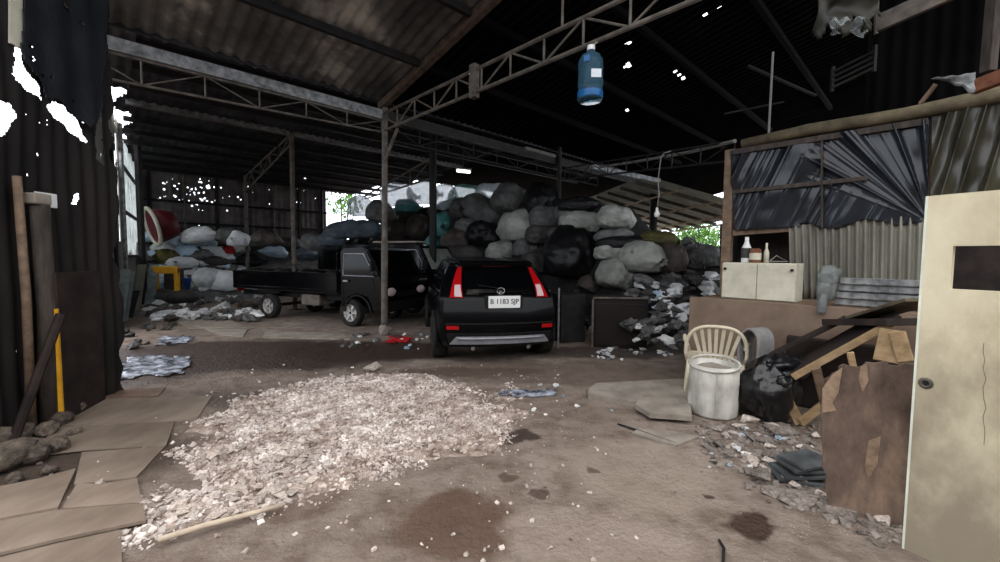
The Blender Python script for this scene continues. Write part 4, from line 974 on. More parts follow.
litter(46, lambda: (rnd.uniform(668, 722), rnd.uniform(244, 292)), ['sackgrey', 'sackdim', 'sackdim', 'sackbrown', 'sackgrey'], 'grey crumpled scrap on the heap beside the hut corner', 'scrap tangle beside the hut corner', .16, .38, hz)
litter(60, lambda: (rnd.gauss(664, 14), rnd.uniform(284, 346)), ['white', 'bagwhite', 'bagwhite', 'sackgrey', 'sackgrey', 'sackdim', 'bagblue', 'white', 'sackgrey', 'sackdim', 'sackgrey', 'white'], 'pale plastic scrap spilling down right of the dark steel box', 'plastic scrap right of the steel box', .12, .34, lambda x, y: max(hz(x, y), .9 * (y - 6.6) if x > 2.0 else 0, 0))
litter(7, lambda: (rnd.uniform(578, 592), rnd.uniform(278, 330)), ['sackgrey', 'sackdim', 'bagwhite'], 'limp pale scrap stuffed left of the dark steel cabinet', 'scrap left of the steel cabinet', .16, .34, hz)
litter(9, lambda: (rnd.uniform(690, 730), rnd.uniform(280, 300)), ['white', 'bagwhite', 'sackgrey'], 'white crumpled plastic behind the brown counter board', 'white plastic behind the counter', .2, .4, hz)
litter(40, lambda: (rnd.uniform(590, 700), 343 + 18 * rnd.random()), ['white', 'bagwhite', 'sackgrey', 'wetglint'], 'small pale litter on the ground in front of the dark steel box', 'litter in front of the steel box', .04, .13)
litter(14, lambda: (rnd.uniform(400, 440), rnd.uniform(335, 350)), ['white', 'sackgrey', 'bagblue'], 'small pale litter on the ground left of the SUV', 'litter left of the SUV', .03, .1)
litter(16, lambda: (rnd.uniform(340, 400), rnd.uniform(330, 350)), ['sackgrey', 'sackbrown', 'white'], 'small litter around the foot of the slim post', 'litter by the slim post', .03, .12)
litter(10, lambda: (rnd.uniform(530, 620), rnd.uniform(385, 415)), ['white', 'bagblue', 'bagwhite'], 'tiny plastic scrap on bare dirt right of the rubble', 'tiny scrap right of the rubble', .02, .07)
# dark steel box (old cabinet) lying beside the SUV
bp_ = gnd(592, 347); q_ = gnd(647, 350); bd = (q_ - bp_).normalized(); bn = V((-bd.y, bd.x, 0))
ct = thing('steel_cabinet', 'dark brown steel cabinet standing low at the foot of the sack heap', 'cabinet', bp_)
Lb = (q_ - bp_).length; RM = Matrix((bd, bn, ZZ)).transposed()
mb = MB(); mb.box(bp_ + bd * Lb / 2 + bn * .35 + ZZ * .44, (Lb, .7, .88), RM, bev=.015); part(mb, 'body', K['fridge'], ct)
mb = MB(); mb.box(bp_ + bd * Lb * .5 - bn * .012 + ZZ * .42, (Lb * .9, .024, .74), RM, bev=.008); part(mb, 'door', K['fridge'], ct)
mb = MB()
for a, b in ((bp_ - bn * .02, bp_ - bn * .02 + ZZ * .86), (bp_ - bn * .02 + ZZ * .88, q_ - bn * .02 + ZZ * .9)): mb.bar(a, b, .035, .035, bev=.005)
part(mb, 'edge_frame', K['steel'], ct, 'pale worn edge strip')
mb = MB(); mb.box(gnd(571, 345) + ZZ * .45 + V((0, .45, 0)), (.5, .5, .9), Matrix.Rotation(.3, 3, 'Z'), bev=.02); c2 = solo(mb, 'steel_drum_box', K['darksteel'], 'dark box standing between the SUV and the steel cabinet', 'box')
mb = MB(); mb.tube([at(558, 348, 7.2) , at(559, 288, 7.2)], .018, 8); solo(mb, 'metal_rod', K['galv'], 'thin pale upright rod right beside the SUV tail lamp', 'rod')

# ---------------------------------------------------------------- white heap at the far left
def hl(x, y):
    r = V((x, y, 0)) - P1; a = r.dot(VV); b = r.dot(UU); dl = (V((x, y, 0)) - W0).dot(WN); s = (V((x, y, 0)) - W0).dot(WD)
    z = max(0, min(2.1 if a < 2.4 else 1.5, (b - 9.5) * .85))
    if s > 12: z = max(z, min(2.1, (1.7 - dl) * 1.3 * min(1, (s - 12) / 1.0)))
    if b > 12.5 or dl < 0 or a > 6.5: return -.1
    return z * (1 + .15 * noise.noise(V((x * 1.4, y * 1.4, 0)))) - .03
mb = MB()
mb.grid(lambda u, v: V((-15 + 13 * u, 10 + 14 * v, hl(-15 + 13 * u, 10 + 14 * v))), 110, 110, lambda u, v: hl(-15 + 13 * u, 10 + 14 * v) > -.02)
solo(mb, 'scrap_heap', K['sackgrey'], 'grey mass of packed plastic under the white bags at the far left', 'scrap heap', kind='stuff', smooth=True)
LB = [(200, 236, 30, 16, 'bagwhite', 'large white bag on the crest of the left heap, nearest the back wall'), (188, 243, 22, 16, 'bagblue', 'pale blue bag right of the tub with the maroon inside'),
 (176, 240, 18, 14, 'bagwhite', 'white bag just right of the maroon tub'), (187, 254, 24, 15, 'bagblue', 'pale blue bag on the slope below the crest bag'), (204, 244, 22, 13, 'bagblue', 'pale blue bag below the crest bag'),
 (193, 243, 10, 9, 'teal', 'small teal bag on the left heap'), (228, 236, 18, 14, 'sackgrey', 'grey bag on the crest, right of the large white one'), (238, 240, 16, 16, 'bagwhite', 'white bag near the leftmost post'),
 (218, 243, 16, 14, 'sackbrown', 'brown-grey bag in the middle of the left heap'), (212, 253, 24, 14, 'bagwhite', 'white bag in the middle of the left heap'), (199, 256, 24, 12, 'sackgrey', 'grey-green bag on the slope of the left heap'),
 (227, 252, 14, 10, 'redcloth', 'red bag on the left heap above the pickup tail'), (240, 249, 16, 10, 'bagwhite', 'white bag above the pickup tail board'), (182, 264, 24, 13, 'bagwhite', 'white bag low on the left heap above the blue tub'),
 (212, 262, 34, 10, 'sackdim', 'dark flat bag across the lower left heap'), (222, 282, 34, 22, 'bagwhite', 'big white sack on the ground left of the pickup tail'), (208, 280, 20, 20, 'bagwhite', 'upright white sheet bag left of the big ground sack'),
 (238, 280, 18, 16, 'bagwhite', 'white sack half hidden by the pickup tail'), (163, 250, 18, 14, 'bagwhite', 'white bag under the maroon tub'), (165, 259, 20, 18, 'sackolive', 'olive bundle above the yellow crate'),
 (258, 246, 30, 12, 'sackgrey', 'grey roll on the heap just behind the leftmost post'), (272, 252, 28, 12, 'bagblue', 'pale bluish roll on the heap behind the pickup bed'), (286, 246, 26, 16, 'sackdim', 'dim bag left of the grey bed post'), (314, 244, 24, 18, 'sackgrey', 'grey bag right of the grey bed post'),
 (268, 240, 26, 14, 'sackbrown', 'brown bag against the back wall above the pickup bed'), (306, 256, 26, 16, 'sackblue', 'blue-grey bag low behind the pickup bed'), (152, 238, 14, 12, 'bagblue', 'pale blue bag left of the maroon tub'), (250, 262, 26, 14, 'sackblack', 'black bag behind the pickup tail')]
for i, (px, py, w, h, m, lab) in enumerate(LB):
    hs(px, py, w * 1.15, h * 1.15, m, lab, rnd.uniform(-.4, .4), rnd.uniform(-.2, .2), i + 3, None, i % 3 == 1, None, lambda x, y: max(hl(x, y), 0.25 if py > 270 else -1), .12, 'plastic_bag', 'bag')
BGM = ['bagwhite', 'bagwhite', 'sackgrey', 'bagblue', 'bagwhite', 'sackbrown', 'sackwhite']
for k in range(78):
    px, py = rnd.uniform(158, 250), rnd.uniform(238, 290); p, D = hitheap(px, py, lambda x, y: max(hl(x, y), .2 if 1 else 0))
    if p is None or p.z < .25: continue
    s = rnd.uniform(.36, .62); sack_at(p - ZZ * .02, (s * 1.25, s * .9, s * .75), BGM[k % 7], 'small pale bag packed among the larger bags of the left heap', rnd.uniform(0, 6), rnd.uniform(-.3, .3), k, 'small bags of the left heap', 'plastic_bag', 'bag')
litter(40, lambda: (rnd.uniform(150, 245), rnd.uniform(236, 270)), ['white', 'bagblue', 'bagwhite', 'sackgrey', 'sackbrown', 'sackdim'], 'small crumpled plastic among the bags of the left heap', 'scrap among the bags of the left heap', .2, .45, hl)
litter(105, lambda: (rnd.uniform(148, 262), rnd.uniform(291, 322)), ['white', 'sackgrey', 'bagwhite', 'sackbrown', 'bagwhite'], 'pale litter on the ground before the left heap', 'ground litter before the left heap', .12, .34)
litter(16, lambda: (rnd.uniform(120, 175), rnd.uniform(325, 350)), ['sackdim', 'sackgrey', 'sackbrown'], 'dark litter on the ground behind the wet film', 'litter behind the wet film', .06, .2)
for px, py, lab in ((167, 300, 'dull sack lying under the yellow crate'), (183, 299, 'dull sack lying under the small blue tub')):
    q = at(px, py, 13.0); sack_at(V((q.x, q.y, .22)), (.95, .7, .5), 'sackdim', lab, .3, 0, px)
# tub with maroon inside and white rim, tipped toward the camera
p = at(157, 226, 14.2); tb = thing('tipped_tub', 'tipped white-rimmed tub with maroon inside on the left heap', 'tub', p)
M = Matrix.Translation(p) @ Matrix.Rotation(R(-38), 4, 'Z') @ Matrix.Rotation(R(104), 4, 'X') 
mb = MB(); mb.lathe([(.02, -.5), (.42, -.5), (.5, -.3), (.6, .12), (.57, .12), (.47, -.3), (.40, -.46), (.02, -.46)], 28, M); part(mb, 'tub', K['tubred'], tb, smooth=True)
mb = MB(); mb.lathe([(.57, .08), (.66, .08), (.68, .13), (.66, .18), (.57, .17), (.57, .08)], 28, M); part(mb, 'rim', K['cream'], tb, 'thick off-white rim', smooth=True)
# yellow crate, blue tub
p = at(167, 292, 12.9); cr = thing('plastic_crate', 'yellow plastic crate open at the side, beside the white heap', 'crate', p)
for a, b in (((-.32, 0, .0), (-.32, 0, .72)), ((.32, 0, 0), (.32, 0, .72))):
    mb = MB(); mb.bar(p + V(a), p + V(b), .12, .12, bev=.015); part(mb, 'side', K['yellow'], cr)
mb = MB(); mb.bar(p + V((-.38, 0, .68)), p + V((.38, 0, .68)), .14, .22, bev=.02); part(mb, 'top_rail', K['yellow'], cr)
mb = MB(); mb.box(p + V((0, .3, .36)), (.62, .04, .66), bev=.01); part(mb, 'back_panel', K['sackdim'], cr)
p = at(182, 290, 13.4); mb = MB(); mb.lathe([(.02, .02), (.2, .0), (.26, .36), (.28, .37), (.27, .38), (.24, .36), (.18, .03), (.02, .03)], 24, Matrix.Translation(p)); solo(mb, 'plastic_tub', K['blue'], 'small blue tub right of the yellow crate', 'tub', smooth=True)
# sheets leaning on the left wall
for k, (px, y0_, y1_, w, D, m, lab) in enumerate([(114, 266, 325, 16, 9.7, 'palemetal', 'widest pale metal sheet leaning at the edge of the black wall'), (124, 268, 318, 8, 10.3, 'palemetal', 'narrow pale sheet leaning right of the widest one'),
        (137, 262, 306, 7, 12.4, 'galvwall', 'narrow sheet leaning behind the dark upright'), (150, 262, 302, 8, 13.4, 'palemetal', 'pale plank leaning right of the dark upright'), (105, 285, 335, 9, 9.2, 'tinwall', 'dark sheet leaning left of the pale metal sheets'), (130, 285, 312, 6, 10.9, 'darksteel', 'short dark board leaning among the pale sheets')]):
    a = gnd(px, 256 + 672 / D); wv = w * D / F; top = at(px - 2, y0_, D + .35).z; n = V((.25, -1, 0)).normalized(); sd = V((-n.y, n.x, 0))
    mb = MB(); up = (ZZ * top - n * .4).normalized(); mb.box(a + up * top / 2 + n * .05, (wv, .03, top), Matrix((sd, up.cross(sd), up)).transposed(), bev=.006); solo(mb, 'leaning_sheet', K[m], lab, 'sheet')
# ---------------------------------------------------------------- items of the near left wall
def wallbox(px0, py0, px1, py1, off, th, m, name, lab, cat, floor=False):
    a = npl(px0, py1, off); b = npl(px1, py1, off); z0 = 0 if floor else npl(px0, py1, off).z; z1 = npl(px0, py0, off).z
    L = (b - a).dot(ND); c = V((a.x, a.y, (z0 + z1) / 2)) + ND * L / 2
    mb = MB(); mb.box(c, (abs(L), th, z1 - z0), Matrix((ND, -NN, ZZ)).transposed(), bev=.008); return solo(mb, name, K[m], lab, cat)
q = npl(42, 290, .12); q.z = 0; r = thing('wooden_post', 'rough grey-brown post in front of the black left wall', 'post', q)
mb = MB(); z1 = npl(40, 205, .12).z; mb.tube([q, q + V((.02, .01, z1 * .5)), q + V((.0, .02, z1))], [.075, .065, .068], 14); part(mb, 'trunk', K['trunk'], r, smooth=True)
mb = MB(); mb.box(q + ZZ * (z1 + .05), (.12, .15, .1), bev=.015); part(mb, 'cap_block', K['concrete'], r, 'pale block on top')
pc = npl(46, 200, .1); mb = MB(); mb.box(V((pc.x, pc.y, pc.z)), (.02, .2, .13), Matrix.Rotation(.1, 3, 'Z'), bev=.005); solo(mb, 'pale_plate', K['white'], 'small pale plate fixed to the wall right of the rough post', 'plate')
q = npl(20, 230, .1); q.z = 0; mb = MB(); mb.tube([q, q + ZZ * 1.2 + V((.02, 0, 0)), q + ZZ * 2.25], [.035, .032, .03], 10); solo(mb, 'wooden_pole', K['woodmid'], 'wooden pole with a pale lit edge at the far left of the wall', 'pole', smooth=True)
bd_ = thing('door_panel', 'brown panel with a yellow edge leaning on the black left wall', 'panel', npl(80, 405, .2).xy.to_3d())
a = npl(61, 405, .2); b = npl(104, 392, .06); a.z = b.z = 0; hgt = npl(80, 272, .2).z; d_ = (b - a); Ld = d_.length; d_.normalize(); nr = V((d_.y, -d_.x, 0))
mb = MB(); mb.box((a + b) / 2 + ZZ * hgt / 2, (Ld, .03, hgt), Matrix((d_, nr.cross(d_) * 0 - nr, ZZ)).transposed(), bev=.006); part(mb, 'board', K['wooddark'], bd_)
mb = MB(); zt = at(61, 311, a.y).z; mb.box(a - d_ * .012 + ZZ * (zt / 2 + .02), (.022, .045, zt), Matrix((d_, -nr, ZZ)).transposed()); part(mb, 'edge_strip', K['yellow'], bd_, 'yellow edge strip')
mb = MB(); q = npl(4, 330, .22); q.z = 0; mb.tube([q, q + V((.1, .35, 1.05))], .035, 8); solo(mb, 'leaning_pole', K['wooddark'], 'dark pole leaning at the left edge below the wooden pole', 'pole')
a, b = npl(15.5, 46, .04), npl(15.5, -40, .04); mb = MB(); mb.bar(a, b, .1, .02, up=NN); solo(mb, 'weathered_lath', K['cream'], 'pale weathered lath at the top left, above the white tear', 'lath')
# ---------------------------------------------------------------- hut on the right
HP = at(730, 200, 5.9); HP.z = 0; HD = V((.695, -.719, 0)); HN = V((-.719, -.695, 0))
def hut(x, y, off=0): return onplane(x, y, HP + HN * off, HN)
HM = Matrix((HD, HN.cross(HD) * 0 + HN * -1, ZZ)).transposed()
def hbox(p, q, th, m, name, lab, cat, w=None):
    mb = MB(); mb.bar(p, q, th, w or th, bev=.006); return solo(mb, name, K[m], lab, cat)
a = hut(731, 150); mb = MB(); mb.box(V((a.x, a.y, a.z / 2)), (.12, .12, a.z), HM, bev=.008); solo(mb, 'hut_post', K['woodmid'], 'brown timber corner post of the hut', 'post')
for px, lab in ((928, 'timber post of the hut behind the door edge'),):
    a = hut(px, 120, -.06); mb = MB(); mb.box(V((a.x, a.y, a.z / 2)), (.09, .09, a.z), HM, bev=.008); solo(mb, 'hut_post', K['woodmid'], lab, 'post')
mb = MB(); a, b = hut(742, 144, .08), hut(1030, 88, .08); mb.tube([a, a.lerp(b, .3) + ZZ * .015, a.lerp(b, .65) - ZZ * .02, b], [.06, .072, .07, .08], 12); solo(mb, 'log_beam', K['woodolive'], 'mossy log beam along the top of the hut', 'beam', smooth=True)
hbox(hut(733, 192, .12), hut(868, 178, .12), .02, 'trunk', 'rail', 'middle wooden rail across the black plastic sheet', 'rail', .05)
hbox(hut(733, 152, .10), hut(928, 121, .10), .02, 'trunk', 'rail', 'top wooden rail under the log beam, along the black sheet', 'rail', .07)
hbox(hut(733, 233, .0), hut(930, 218, .0), .05, 'woodmid', 'rail', 'lower wooden rail under the black plastic sheet', 'rail', .08)
hbox(hut(822, 139, .11), hut(822, 228, .11), .06, 'trunk', 'stud', 'upright wooden batten across the middle of the black plastic sheet', 'stud', .02)
def sheet(c, fn, nu, nv, m, name, lab, cat, keep=None, off=.06, solid=.002):
    C = [hut(x, y, off) for x, y in c]
    def f(u, v):
        p = (C[0] * (1 - u) + C[1] * u) * (1 - v) + (C[3] * (1 - u) + C[2] * u) * v; return p + HN * fn(u, v)
    mb = MB(); mb.grid(f, nu, nv, keep); return solo(mb, name, K[m], lab, cat, smooth=True, solid=solid)
def ridge(x): x = noise.noise(V((x, 3.3, 1.7))); return max(0, 1 - abs(x) * 3.2) ** 2
def f1(u, v):
    if u > .42:  # folds fanning out of the lower right corner
        dx, dy = 1.02 - u, (1.0 - v) * .62; an = math.atan2(dy, dx + 1e-6); d = math.hypot(dx, dy)
        w = min(1, (u - .42) / .12) * max(0, min(1, (an - .5) / .25)); a1 = w * (.08 * ridge(an * 5.2 + 1) * min(1, d * 2.2) + .012 * ridge(an * 13 + 5) * min(1, d * 2))
    else: w = 0; a1 = 0
    k = u * 5.5 + v * 1.6
    a2 = (1 - w) * (.045 * ridge(k * .9 + 9) * (1 - v) ** .6 + .012 * ridge(k * 2.3))
    return a1 + a2 + .02 * noise.noise(V((u * 5, v * 4, 0)))
sheet([(730, 151), (930, 119), (926, 224), (735, 233)], f1, 240, 110, 'plastblack', 'plastic_sheet', 'creased black plastic sheet stretched over the upper hut front', 'plastic sheet',
      lambda u, v: v < .97 - .04 * math.sin(u * 19) * (u > .4) - .02 * ridge(u * 30))
sheet([(932, 113), (1030, 96), (1030, 192), (930, 199)], lambda u, v: .05 * ridge(u * 3.2 + v * .9 + 2) + .03 * noise.noise(V((u * 4, v * 3, 9))), 120, 90, 'plastolive', 'plastic_sheet', 'olive translucent plastic sheet above the cream door', 'plastic sheet')
sheet([(789, 226), (930, 214), (926, 305), (791, 299)], lambda u, v: .02 * math.cos(u * 2 * math.pi * 17) + .01 * noise.noise(V((u * 6, v * 2, 0))), 200, 6, 'galvwall', 'corrugated_sheet', 'weathered corrugated zinc sheet on the hut front below the plastic', 'sheet', off=.04)
mb = MB(); C = [hut(x, y, -.55) for x, y in ((720, 225), (1040, 200), (1040, 300), (720, 300))]; mb.add(C, [(0, 1, 2, 3)]); solo(mb, 'hatch_shade', K['wooddark'], 'dark panel added behind the hatch of the hut to keep its inside black', 'board', solid=.02)  # dark panel added where the hut opening holds only shade
for q, w, rz, hh in ((HP - HN * 1.9 + HD * 1.9, 4.6, 0, 3.5), (HP - HN * .95 - HD * .05, 1.9, 1, 2.9)):
    mb = MB(); mb.box(q + ZZ * hh / 2, (w, .03, hh), HM if not rz else Matrix((HN, HD, ZZ)).transposed()); struct(mb, 'wall_hut', K['tinwall'])
# counter
ztop = 1.10; CO = .9
a, b = hut(690, 300, CO), hut(945, 300, CO); a.z = b.z = 0
cn = thing('counter', 'brown board counter standing in front of the hut', 'counter', (a + b) / 2)
Lc = (b - a).length; mid = (a + b) / 2
mb = MB(); mb.box(mid + ZZ * (ztop / 2) , (Lc, .025, ztop), HM, bev=.004); part(mb, 'front_board', K['panel'], cn)
mb = MB(); mb.box(mid - HN * .45 + ZZ * (ztop - .015) + HD * .05, (Lc - .1, .86, .03), HM, bev=.004); part(mb, 'top', K['woodmid'], cn)
for q in (a - HN * .08 + HD * .08, b - HN * .08 - HD * .08):
    mb = MB(); mb.box(q + ZZ * .53, (.07, .07, 1.06), HM); part(mb, 'leg', K['woodmid'], cn)
# cabinet with two doors on the counter
a, b = hut(721, 297, .74), hut(795, 297, .74); a.z = b.z = ztop; zc = hut(757, 263, .74).z - ztop
cb = thing('wall_cabinet', 'small cream cabinet with two doors on the left end of the counter', 'cabinet', (a + b) / 2)
Lc = (b - a).length; mid = (a + b) / 2
mb = MB(); mb.box(mid - HN * .2 + ZZ * zc / 2, (Lc, .36, zc), HM, bev=.008); part(mb, 'carcass', K['cream'], cb)
for k, s in ((0, -1), (1, 1)):
    c = mid + HD * (s * Lc * .25) + ZZ * zc / 2 - HN * .008; mb = MB(); mb.box(c, (Lc * .49, .02, zc * .95), HM, bev=.005); dr = part(mb, 'door', K['cream'], cb)
    kp = c + HD * (-Lc * .2 if s < 0 else Lc * .2) + ZZ * zc * .33 + HN * .02; mb = MB(); mb.tube([kp - HN * .012, kp + HN * .015], .016, 12); part(mb, 'lock_knob', K['darksteel'], dr)
def bottle(px, py0, py1, off, prof, m, name, lab, cat, capm=None, labm=None):
    b0 = hut(px, py1, off); b0.z = ztop + zc; h = hut(px, py0, off).z - b0.z; rt = thing(name, lab, cat, b0)
    mb = MB(); mb.lathe([(r, z * h) for r, z in prof], 20, Matrix.Translation(b0)); part(mb, 'body', K[m], rt, smooth=True)
    if capm: mb = MB(); mb.lathe([(.0, h * 1.08), (.022, h * 1.08), (.024, h * .93), (.02, h * .93)], 16, Matrix.Translation(b0)); part(mb, 'cap', K[capm], rt)
    if labm: mb = MB(); rr = max(r for r, z in prof) + .003; mb.lathe([(rr, h * .2), (rr, h * .62)], 20, Matrix.Translation(b0)); part(mb, 'wrap', K[labm], rt)
bottle(746, 239, 261, .55, [(0, 0), (.05, .0), (.055, .05), (.055, .6), (.03, .8), (.02, .95), (0, .95)], 'white', 'bottle', 'white plastic bottle standing on the cream cabinet', 'bottle', 'white', 'sackdim')
bottle(755, 247, 261, .6, [(0, 0), (.06, .0), (.062, .05), (.062, .8), (.045, .9), (0, .9)], 'orange', 'jar', 'orange jar right of the white bottle on the cream cabinet', 'jar', None, 'cream')
bottle(766, 242, 261, .5, [(0, 0), (.03, 0), (.03, .5), (.012, .7), (.012, .95), (0, .95)], 'cream', 'bottle', 'thin pale bottle on the cabinet, near the hatch middle', 'bottle')
mb = MB(); c = hut(778, 257, .5); 
mb.tube([V((c.x - .1, c.y, ztop + zc + .02)), V((c.x - .02, c.y, ztop + zc + .09)), V((c.x + .12, c.y, ztop + zc + .02)), V((c.x - .1, c.y, ztop + zc + .02))], .006, 6); solo(mb, 'wire_hook', K['wire'], 'bent pale wire on the cabinet near the hatch corner', 'wire')
# stack of grey gutters on the counter
def gutter(p, q, r):
    x = (q - p).normalized(); y = HN; z = ZZ; mb = MB(); L = (q - p).length
    pr = [(-1, .9), (-.95, .2), (-.7, 0), (.7, 0), (.95, .2), (1, .9), (.9, .9), (.86, .25), (.66, .09), (-.66, .09), (-.86, .25), (-.9, .9)]
    M = Matrix.Translation((p + q) / 2) @ Matrix((y, z, x)).transposed().to_4x4(); mb.prism([(u * r, w * r) for u, w in pr], L, M); return mb
GL = ['lowest of the grey gutters stacked on the counter', 'second lowest of the grey gutters stacked on the counter', 'second from the top of the grey gutters stacked on the counter', 'topmost of the grey gutters stacked on the counter']
for k in range(4):
    off = .62 + (.03 if k % 2 else 0); a, b = hut(836 + 2 * k, 297 - 7 * k, off), hut(950, 297 - 7 * k, off); zz = ztop + .002 + .075 * k; a.z = b.z = zz
    solo(gutter(a, b, .082), 'gutter', K['galv'], GL[k], 'gutter')
c = hut(826, 285, .8); mb = MB(); mb.blob((c.x, c.y, ztop + .16), (.16, .14, .32), 5, 3, .5); mb.blob((c.x + .03, c.y, ztop + .33), (.2, .12, .18), 8, 3, .7); solo(mb, 'plastic_bag', K['plastclear'], 'clear plastic bag on the counter at the left end of the gutters', 'bag', smooth=True)
c = hut(822, 302, .95); rt = thing('glass_jar', 'small clear jar hanging at the counter edge under the plastic bag', 'jar', (c.x, c.y, c.z - .12))
mb = MB(); mb.lathe([(0, -.12), (.035, -.12), (.04, -.1), (.04, .02), (.025, .05), (.025, .08), (.02, .08), (.02, .04), (.034, .01), (.034, -.1), (0, -.108)], 20, Matrix.Translation(c)); part(mb, 'body', K['plastclear'], rt, smooth=True)
mb = MB(); mb.tube([c + ZZ * .08, V((c.x, c.y, ztop + .02)) - HN * .02], .004, 5); part(mb, 'string', K['rope'], rt)

# ---------------------------------------------------------------- garden chair and drum
cx = at(716, 340, 4.72); ch = thing('garden_chair', 'cream plastic garden chair with a fanned slat back, behind the drum', 'chair', (cx.x, cx.y, 0), R(180 - 25))
def cpart(mb, n, lab=None): return part(mb, n, K['chair'], ch, lab, smooth=True, local=True)
# local: chair faces -y (away), backrest near y=+.0 side of the camera after turning
pwr = lambda x: math.copysign(abs(x) ** .72, x)
BK = lambda a: V((.31 * pwr(math.cos(a)), .06 * math.sin(a), .50 + .33 * pwr(math.sin(a))))
mb = MB(); mb.tube([V((.29, -.04, .40))] + [BK(R(180 * k / 20)) for k in range(21)] + [V((-.29, -.04, .40))], .020, 10); cpart(mb, 'back_frame')
for k in range(-3, 4):
    x0 = k * .045; x1 = k * .078; sn = math.sqrt(max(0, 1 - abs(x1 / .31) ** 2.78)); zt = .50 + .33 * sn ** .72; yt = .06 * sn
    mb = MB(); mb.bar(V((x0, -.03, .42)), V(((x0 + x1) / 2 * 1.0, .0, (.42 + zt) / 2)), .036, .014, up=V((0, 1, 0))); mb.bar(V(((x0 + x1) / 2, .0, (.42 + zt) / 2)), V((x1, yt, zt)), .036, .014, up=V((0, 1, 0))); part(mb, 'back_slat', K['chair'], ch, local=True)
mb = MB(); mb.box((0, -.26, .415), (.54, .48, .022), bev=.01); mb.box((0, -.26, .39), (.50, .44, .03), bev=.01); part(mb, 'seat', K['chair'], ch, local=True)
for sx in (-1, 1):
    mb = MB(); mb.tube([V((sx * .29, .0, .58)), V((sx * .33, -.12, .645)), V((sx * .33, -.34, .64)), V((sx * .31, -.46, .55)), V((sx * .27, -.48, .41))], .02, 10); cpart(mb, 'arm')
    for y, dy in ((-.02, .07), (-.47, -.04)):
        mb = MB(); mb.tube([V((sx * .27, y, .41)), V((sx * .30, y + dy, 0.0))], [.028, .022], 8); cpart(mb, 'leg')
dc = at(713, 395, 4.26); dc.z = 0
dr = thing('cut_drum', 'whitewashed cut drum standing in front of the garden chair', 'drum', dc)
rr = .232; hh = at(713, 366, 4.15).z
wb_ = lambda a, z: 1 + .02 * math.sin(3 * a + z * 4) + .014 * math.sin(7 * a)
mb = MB(); mb.lathe([(0, .012), (rr * .96, .012), (rr * .98, 0), (rr, .03), (rr * 1.015, hh * .3), (rr, hh * .34), (rr * 1.0, hh * .62), (rr * 1.015, hh * .66), (rr, hh * .7), (rr * .98, hh), (rr * .95, hh), (rr * .95, .03), (0, .03)], 48, Matrix.Translation(dc) , wob=wb_); part(mb, 'shell', K['drum'], dr, smooth=True)
mb = MB(); mb.tube([dc + V((rr * 1.0 * math.cos(a) , rr * 1.0 * math.sin(a), hh + .035 * math.sin(a * 1 + .6))) for a in [2 * math.pi * k / 30 for k in range(31)]], .014, 8, cap=False); part(mb, 'rim', K['drum'], dr, smooth=True)
mb = MB(); mb.tube([dc + V((-rr * .35, -rr * .96, .03)), dc + V((-rr * .36, -rr * .97, hh * .5)), dc + V((-rr * .34, -rr * .95, hh * .97))], .008, 6); part(mb, 'seam', K['drum'], dr)
mb = MB(); mb.blob(dc + ZZ * (hh * .80), (rr * 1.7, rr * 1.7, .2), 4, 3, .25); solo(mb, 'sand_fill', K['concrete'], 'pale lumpy fill inside the whitewashed drum', 'fill', kind='stuff', smooth=True)
# grey moulded seat shell leaning behind the black bag
gp = at(756, 362, 4.55); gs = thing('grey_seat_shell', 'grey moulded seat shell leaning right of the garden chair', 'seat', (gp.x, gp.y, 0), R(-68))
path = [V((-.12, 0, .42)), V((-.13, 0, .62)), V((-.10, 0, .76)), V((-.02, 0, .83)), V((.06, 0, .80)), V((.10, 0, .70)), V((.09, 0, .5)), V((.06, 0, .36))]
def band(pts, w0, th, c):
    mb = MB(); vs = []; n = len(pts)
    for i, p in enumerate(pts):
        tg = (pts[min(i + 1, n - 1)] - pts[max(0, i - 1)]).normalized(); nn = V((0, 1, 0)).cross(tg)
        for sy, sn in ((-1, -1), (1, -1), (1, 1), (-1, 1)): vs.append(c + p + V((0, sy * w0 / 2, 0)) + nn * sn * th / 2)
    fs = [(4 * i + k, 4 * i + (k + 1) % 4, 4 * i + 4 + (k + 1) % 4, 4 * i + 4 + k) for i in range(n - 1) for k in range(4)] + [(0, 1, 2, 3), (4 * n - 4, 4 * n - 3, 4 * n - 2, 4 * n - 1)]
    return mb.add(vs, fs)
g0 = V(); sp = [spl(path, k / 4) for k in range(29)]
part(band(sp[:17], .24, .022, g0), 'backrest', K['greyplast'], gs, local=True)
part(band(sp[14:], .22, .022, g0), 'seat', K['greyplast'], gs, local=True)
for y in (-.11, .11):
    mb = MB(); mb.tube([g0 + p + V((0, y, 0)) for p in sp], .016, 8); part(mb, 'rolled_edge', K['greyplast'], gs, local=True)
for x, y in ((-.12, -.10), (-.12, .10), (.07, -.10), (.07, .10)):
    mb = MB(); mb.tube([g0 + V((x, y, .44)), g0 + V((x * 1.3, y * 1.1, 0))], .02, 8); part(mb, 'leg', K['greyplast'], gs, local=True)
# black bin bag
bb = thing('bin_bag', 'shiny black bin bag slumped right of the drum', 'bag', gnd(768, 424))
c = at(768, 396, 4.1)
mb = MB(); mb.blob(V((c.x, c.y, .30)), (.50, .46, .62), 11, 4, .35, 1.5); mb.blob(V((c.x + .14, c.y - .02, .52)), (.36, .3, .28), 4, 4, .4, 1.8); part(mb, 'body', K['bin'], bb, smooth=True)
mb = MB(); mb.blob(V((c.x + .02, c.y - .2, .44)), (.14, .1, .12), 6, 3, .6); part(mb, 'knot', K['bin'], bb, smooth=True)

